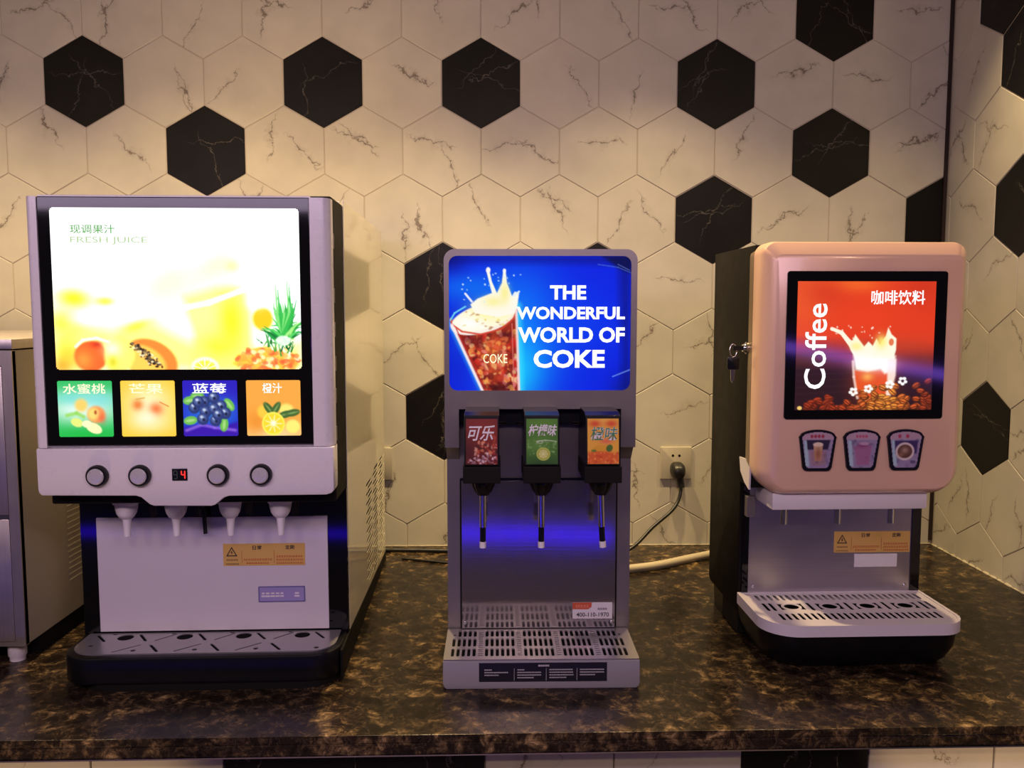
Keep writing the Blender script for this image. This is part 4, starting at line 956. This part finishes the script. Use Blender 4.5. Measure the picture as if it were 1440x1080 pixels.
# three selection buttons
def shield(cx, z0, w0, w1, h, g):
    """rounded top, sides closing downwards"""
    pts = []
    zt = z0 + h * .80
    for k in range(13):
        t = -1 + 2 * k / 12; pts.append((cx - t * (w1 / 2 - g), zt + (h * .20 - g) * (1 - t * t) ** .5 * .9 + 0.0))
    r = 0.006
    lo = w0 / 2 - g
    pts += [(cx - w1 / 2 + g + .001, zt - .004), (cx - lo - .0008, z0 + g + r), (cx - lo + r * .4, z0 + g + r * .2), (cx - lo + r, z0 + g), (cx + lo - r, z0 + g), (cx + lo - r * .4, z0 + g + r * .2), (cx + lo + .0008, z0 + g + r), (cx + w1 / 2 - g - .001, zt - .004)]
    return pts
for i, cx in enumerate((0.0905, 0.1690, 0.2470)):
    bt = obj('selector_button', prism(shield(cx, 0.3440, 0.050, 0.0665, 0.0745, 0.0), 'XZ', -0.1275, -0.1230), M['black'], F, label='black rimmed selector button with a drink picture')
    p = Paint(0, 0, 56, 66, 50, 58, (150, 135, 170)); rg = random.Random(60 + i)
    p.poly([(0, 0), (56, 0), (56, 15), (0, 15)], (178, 150, 168), 1, 2)
    for _ in range(60): p.e(rg.uniform(0, 56), rg.uniform(16, 66), rg.uniform(1, 4), rg.uniform(1, 4), rg.choice([(120, 110, 150), (150, 160, 180), (90, 90, 120), (170, 140, 160)]), .5)
    p.poly([(3, 16), (9, 16), (14, 62), (7, 62)], (170, 205, 215), .9, 3)
    if i == 0:
        p.poly([(8, 15), (50, 15), (46, 32), (10, 32)], (40, 32, 56), .95, 2); p.poly([(20, 22), (37, 22), (35, 52), (23, 52)], (205, 165, 130), 1, 1.5); p.e(28.5, 23, 9, 4, (235, 215, 190)); p.blob(29, 40, 5, 10, (130, 84, 50), .8); p.poly([(14, 34), (44, 34), (42, 60), (18, 60)], (170, 110, 90), .35, 3)
        for k in range(4): p.e(17 + k * 6.5, 8.5, 2.6, 3, (160, 50, 70))
    elif i == 1:
        p.poly([(14, 26), (46, 26), (41, 60), (20, 60)], (165, 100, 140), .8, 3); p.blob(30, 24, 10, 4, (120, 40, 90), .9); p.e(32, 22, 9, 3, (200, 170, 190), .8)
        for k in range(4): p.e(19 + k * 5.5, 9, 2.2, 2.6, (185, 80, 110))
    else:
        p.poly([(8, 17), (50, 17), (48, 40), (10, 40)], (56, 40, 92), .95, 2); p.e(27, 36, 17, 16, (215, 200, 200)); p.e(27, 36, 13, 12, (92, 60, 46)); p.blob(27, 34, 7, 6, (190, 160, 140), .8); p.blob(20, 42, 5, 4, (160, 120, 90), .8); p.e(42, 55, 5, 3, (70, 60, 100), .7)
        for k in (0, 2): p.e(17 + k * 7, 9, 3, 3.4, (175, 60, 90))
    pic = p.build('button_picture', cx - 0.028, cx + 0.028, 0.3480, 0.4140, -0.1279, M['paper_print'], bt, label='printed picture of a drink')
    # trim the print to the shield
    sh2 = shield(cx, 0.3440, 0.050, 0.0665, 0.0745, 0.0048)
    bmm = bmesh.new(); bmm.from_mesh(pic.data)
    def inside(x, z):
        r = False; n = len(sh2)
        for a in range(n):
            (xa, za), (xb, zb) = sh2[a], sh2[(a + 1) % n]
            if (za > z) != (zb > z) and x < (xb - xa) * (z - za) / (zb - za) + xa: r = not r
        return r
    kill = [f for f in bmm.faces if not inside(f.calc_center_median().x, f.calc_center_median().z)]
    bmesh.ops.delete(bmm, geom=kill, context='FACES'); bmm.to_mesh(pic.data); bmm.free()
# lavender drip guard under the head, with its upturned left end
obj('nozzle_cover', box(0.022, 0.3050, -0.100, -0.004, 0.268, 0.2985, 0.0025), M['tray_white'], F, 'auto', label='pale cover strip above the tubes')
obj('side_guard', prism([(-0.061, 0.352), (0.002, 0.348), (-0.006, 0.322), (-0.030, 0.306), (-0.058, 0.2965)][::-1], 'YZ', -0.0078, -0.0045), M['tray_white'], F)
for x in (0.049, 0.148, 0.247):
    tb = obj('outlet_tube', tube([(x + .001, -0.082, 0.270), (x - 0.0005, -0.085, 0.2385)], 0.0056, smooth_pts=False), M['chrome'], F, True)
    obj('tube_tip', tube([(x + 0.0065, -0.080, 0.270), (x + 0.0050, -0.083, 0.2385)], 0.0030, smooth_pts=False), M['steel_dark'], tb, True)
warning_sticker(0.178, 0.3265, 0.1610, 0.2020, -0.0035, F)
name_plate(0.2185, 0.3020, 0.1325, 0.1580, -0.0035, F, M['white_sticker'], False)
# base and tray
obj('base', loft([[(p[0], p[1], z) for p in rrect(-0.006 + a, -0.180 + b, 0.344 - a, -0.001, (.060, .045, 0, 0), 8)] for (z, a, b) in ((0.0, 0.022, 0.030), (0.012, 0.010, 0.018), (0.035, 0.003, 0.006), (0.0655, 0.0, 0.002))]), M['black'], F, 'auto')
obj('base_block', box(-0.005, 0.345, -0.001, 0.10, 0.004, 0.0835), M['black_matt'], F)
hl = []
for row, (ya, yb) in enumerate(((-0.048, -0.022), (-0.102, -0.065), (-0.148, -0.120))):
    n = 27
    for k in range(n):
        x = 0.0215 + k * 0.01175
        if row == 2 and (k == 0 or k == n - 1): continue
        if row == 1:
            d = min(abs(x - c_) for c_ in (0.0685, 0.1395, 0.2095, 0.2805))
            if d < 0.0268: continue
        hl.append(slot(x, ya, x, yb, 0.0064, 2))
for c_ in (0.0685, 0.1395, 0.2095, 0.2805):
    hl.append(ell(c_, -0.0835, 0.0135, 0.0135, n=20))
    for s_ in (-1, 1):
        arc = [(c_ + s_ * 0.0185 * math.cos(t), -0.0835 + 0.0185 * math.sin(t)) for t in (-.9, -.5, 0, .5, .9)]
        arc += [(c_ + s_ * 0.0228, -0.0835 + .017), (c_ + s_ * 0.0225, -0.0835 - .017)]
        hl.append(arc)
tray_out = rrect(-0.009, -0.184, 0.348, -0.004, (.062, .048, 0.004, 0.004), 10)
tray_in = rrect(-0.0035, -0.1785, 0.3425, -0.0095, (.057, .043, 0.002, 0.002), 10)
ty = obj('drip_tray', plate(tray_out, [tray_in], 'XY', 0.0655, 0.0855), M['tray_white'], F, 'auto', label='white tray rim with rounded front corners')
obj('tray_grille', plate(rrect(-0.0033, -0.1783, 0.3423, -0.0097, (.0568, .0428, 0.002, 0.002), 10), hl, 'XY', 0.0831, 0.0843), M['tray_white'], ty, label='white grille with slanted slots and four cup rings')
obj('tray_shade', prism(rrect(-0.0033, -0.1783, 0.3423, -0.0097, (.0568, .0428, 0.002, 0.002), 10), 'XY', 0.0657, 0.0685), M['void'], ty)  # floor coloured near-black so the shade under the slots is painted in
# lock with key on the left side
lk = obj('lock', lathe([(0.0110, -0.0055), (0.0110, -0.0105), (0.0085, -0.0125), (0.0070, -0.0165)], (0, -0.030, 0.5560), 20, 'X'), M['chrome'], F, 'auto', label='chrome cam lock')
obj('key_blade', box(-0.034, -0.0160, -0.0313, -0.0287, 0.5515, 0.5600, 0.0006), M['black'], lk, label='key sitting in the lock')

# key hanging from the lock key by a ring
Kt = thing('hanging_key', 'small key with black grip hanging from the coffee dispenser lock', 'key', (1.4750, -0.6605, H + 0.5220), 0.0)
kr = []
for k in range(17):
    a = 2 * PI * k / 16; kr.append((0.002 * math.sin(a), 0.0, 0.0285 + 0.0125 * math.cos(a)))
for dx_ in (0,):
    obj('key_ring', tube([(0.0065 * math.sin(2 * PI * k / 16), 0.001 * math.cos(2 * PI * k / 16), 0.0290 + 0.0120 * math.cos(2 * PI * k / 16)) for k in range(17)], 0.0011, smooth_pts=False, bres=2), M['chrome'], Kt, True)
obj('key_grip', prism(rrect(-0.0110, -0.006, 0.0110, 0.0175, 0.004), 'XZ', -0.0025, 0.0025, bev=0.001), M['black'], Kt, 'auto')
obj('key_shaft', prism([(-0.0042, -0.0055), (0.0042, -0.0055), (0.0038, -0.012), (0.0022, -0.015), (0.0036, -0.019), (0.0018, -0.027), (-0.0008, -0.0305), (-0.0036, -0.026)], 'XZ', -0.001, 0.001), M['chrome'], Kt)

# ================================================================== STEEL APPLIANCE AT THE LEFT
A = thing('ice_maker', 'stainless fronted appliance with beige side panel at the far left', 'appliance', (0.0, -0.75, H))
AX0, AX1 = -0.42, 0.2075
obj('cabinet', box(AX0, AX1 - 0.002, 0.012, 0.655, 0.036, 0.556, 0.001), M['olive'], A)
lou = []
sp = obj('side_panel', box(AX1 - 0.002, AX1, 0.002, 0.655, 0.036, 0.556, 0.0005), M['olive'], A)
bm = bmesh.new()
for k in range(17):
    z = 0.100 + k * 0.0112
    for c_ in range(3):
        y0 = 0.16 + c_ * 0.15; bm = prism([(AX1 - .0005, z), (AX1 + .0012, z + .002), (AX1 - .0005, z + .0055)], 'XZ', y0, y0 + 0.135, bm)
prop(obj('louvre', bm, M['olive'], sp), kind='stuff')
obj('lid', box(AX0, AX1 + 0.0015, 0.0, 0.66, 0.5585, 0.5760, 0.002), M['steel_v'], A, 'auto', label='steel lid')
ff = obj('front_frame', plate(rrect(AX0, 0.034, AX1, 0.5565, 0.001), [rrect(AX0 + .02, 0.0420, AX1 - 0.0175, 0.5300, 0.001)], 'XZ', 0.0, 0.012), M['steel_v'], A)
obj('door_panel', box(AX0 + .0205, AX1 - 0.0180, -0.001, 0.011, 0.0425, 0.2620, 0.001), M['steel_v'], A, 'auto', label='lower steel door')
obj('door_panel', box(AX0 + .0205, AX1 - 0.0180, -0.001, 0.011, 0.2700, 0.5290, 0.001), M['steel_v'], A, 'auto', label='upper steel door')
obj('door_rail', box(AX0 + .0205, AX1 - 0.0180, 0.001, 0.011, 0.2625, 0.2695), M['chrome'], A)
for x in (AX1 - 0.030, AX0 + 0.03):
    obj('foot', lathe([(0.0155, 0.036), (0.0155, 0.010), (0.0130, 0.0062), (0.0130, 0.0)], (x, 0.026, 0), 20), M['tray_white'], A, 'auto')
    obj('foot', lathe([(0.0155, 0.036), (0.0155, 0.010), (0.0130, 0.0062), (0.0130, 0.0)], (x, 0.62, 0), 20), M['tray_white'], A, 'auto')
obj('plinth', box(AX0 + 0.02, AX1 - 0.004, 0.052, 0.60, 0.0, 0.0355), M['black_matt'], A)
obj('side_latch', box(AX1 + 0.0005, AX1 + 0.011, 0.235, 0.262, 0.530, 0.556, 0.003), M['black'], A, 'auto', label='black latch on the side')

# ================================================================== SOCKETS, CORDS
def socket(name, label, x0, x1, z0, z1, holes_):
    t = thing(name, label, 'wall socket', ((x0 + x1) / 2, 0.0, H + (z0 + z1) / 2))
    w_, h_ = (x1 - x0) / 2, (z1 - z0) / 2
    obj('plate', prism(rrect(-w_, -h_, w_, h_, 0.003), 'XZ', -0.0075, -0.0008, bev=0.0016), M['socket'], t, 'auto')
    if holes_:
        for s_ in (-1, 1): obj('contact', lathe([(0.0034, -0.0070), (0.0034, -0.0078)], (s_ * 0.0085, 0, 0.0200), 12, 'Y'), M['void'], t)
    return t
socket('wall_socket', 'white square wall socket with a black plug in it', 1.4700, 1.5530, 0.1800, 0.2660, True)
socket('wall_socket', 'white square wall socket half hidden by the juice dispenser', 0.680, 0.7650, 0.1800, 0.2660, True)
PC = thing('power_lead', 'black power plug and cord running down from the wall socket', 'power cord', (1.514, -0.0085, H + 0.205))
obj('plug', loft([[(p[0], y, p[1]) for p in rrect(-0.0185 * s_, -0.020 * s_ + o_, 0.0185 * s_, 0.018 * s_ + o_, 0.015 * s_, 6)] for (y, s_, o_) in ((0.0, 1.0, 0.004), (-0.018, 1.0, 0.003), (-0.030, .85, 0.0), (-0.036, .62, -0.004))]), M['cord'], PC, True)
obj('strain_relief', tube([(0.001, -0.020, -0.006), (0.0055, -0.022, -0.022), (0.0065, -0.024, -0.042)], 0.0095, smooth_pts=True), M['cord'], PC, True)
obj('cord', tube([(0.006, -0.023, -0.030), (0.0075, -0.026, -0.055), (-0.006, -0.040, -0.088), (-0.040, -0.055, -0.112), (-0.082, -0.070, -0.140), (-0.112, -0.090, -0.170), (-0.150, -0.110, -0.192), (-0.20, -0.12, -0.1995)], 0.0045, 6), M['cord'], PC, True)
hs = obj('drain_hose', tube([(1.18, -0.30, H + 0.0105), (1.26, -0.265, H + 0.0105), (1.36, -0.240, H + 0.0105), (1.45, -0.205, H + 0.0105), (1.53, -0.145, H + 0.0105), (1.62, -0.10, H + 0.0105)], 0.0095, 8), M['hose'], None, True)
prop(hs, 'off-white rubber hose lying behind the two right dispensers', 'hose')
c1 = obj('power_cable', tube([(0.70, -0.050, H + 0.0052), (0.80, -0.052, H + 0.0052), (0.90, -0.058, H + 0.0052), (1.02, -0.075, H + 0.0052), (1.10, -0.095, H + 0.0052)], 0.0052, 8), M['cord'], None, True)
prop(c1, 'thick black cable along the foot of the back wall', 'cable')
c2 = obj('thin_cable', tube([(0.80, -0.120, H + 0.0028), (0.86, -0.140, H + 0.0028), (0.94, -0.170, H + 0.0028), (1.04, -0.195, H + 0.0028), (1.10, -0.21, H + 0.0028)], 0.0028, 8), M['cord'], None, True)
prop(c2, 'thin black cable lying loose on the marble near the wall', 'cable')
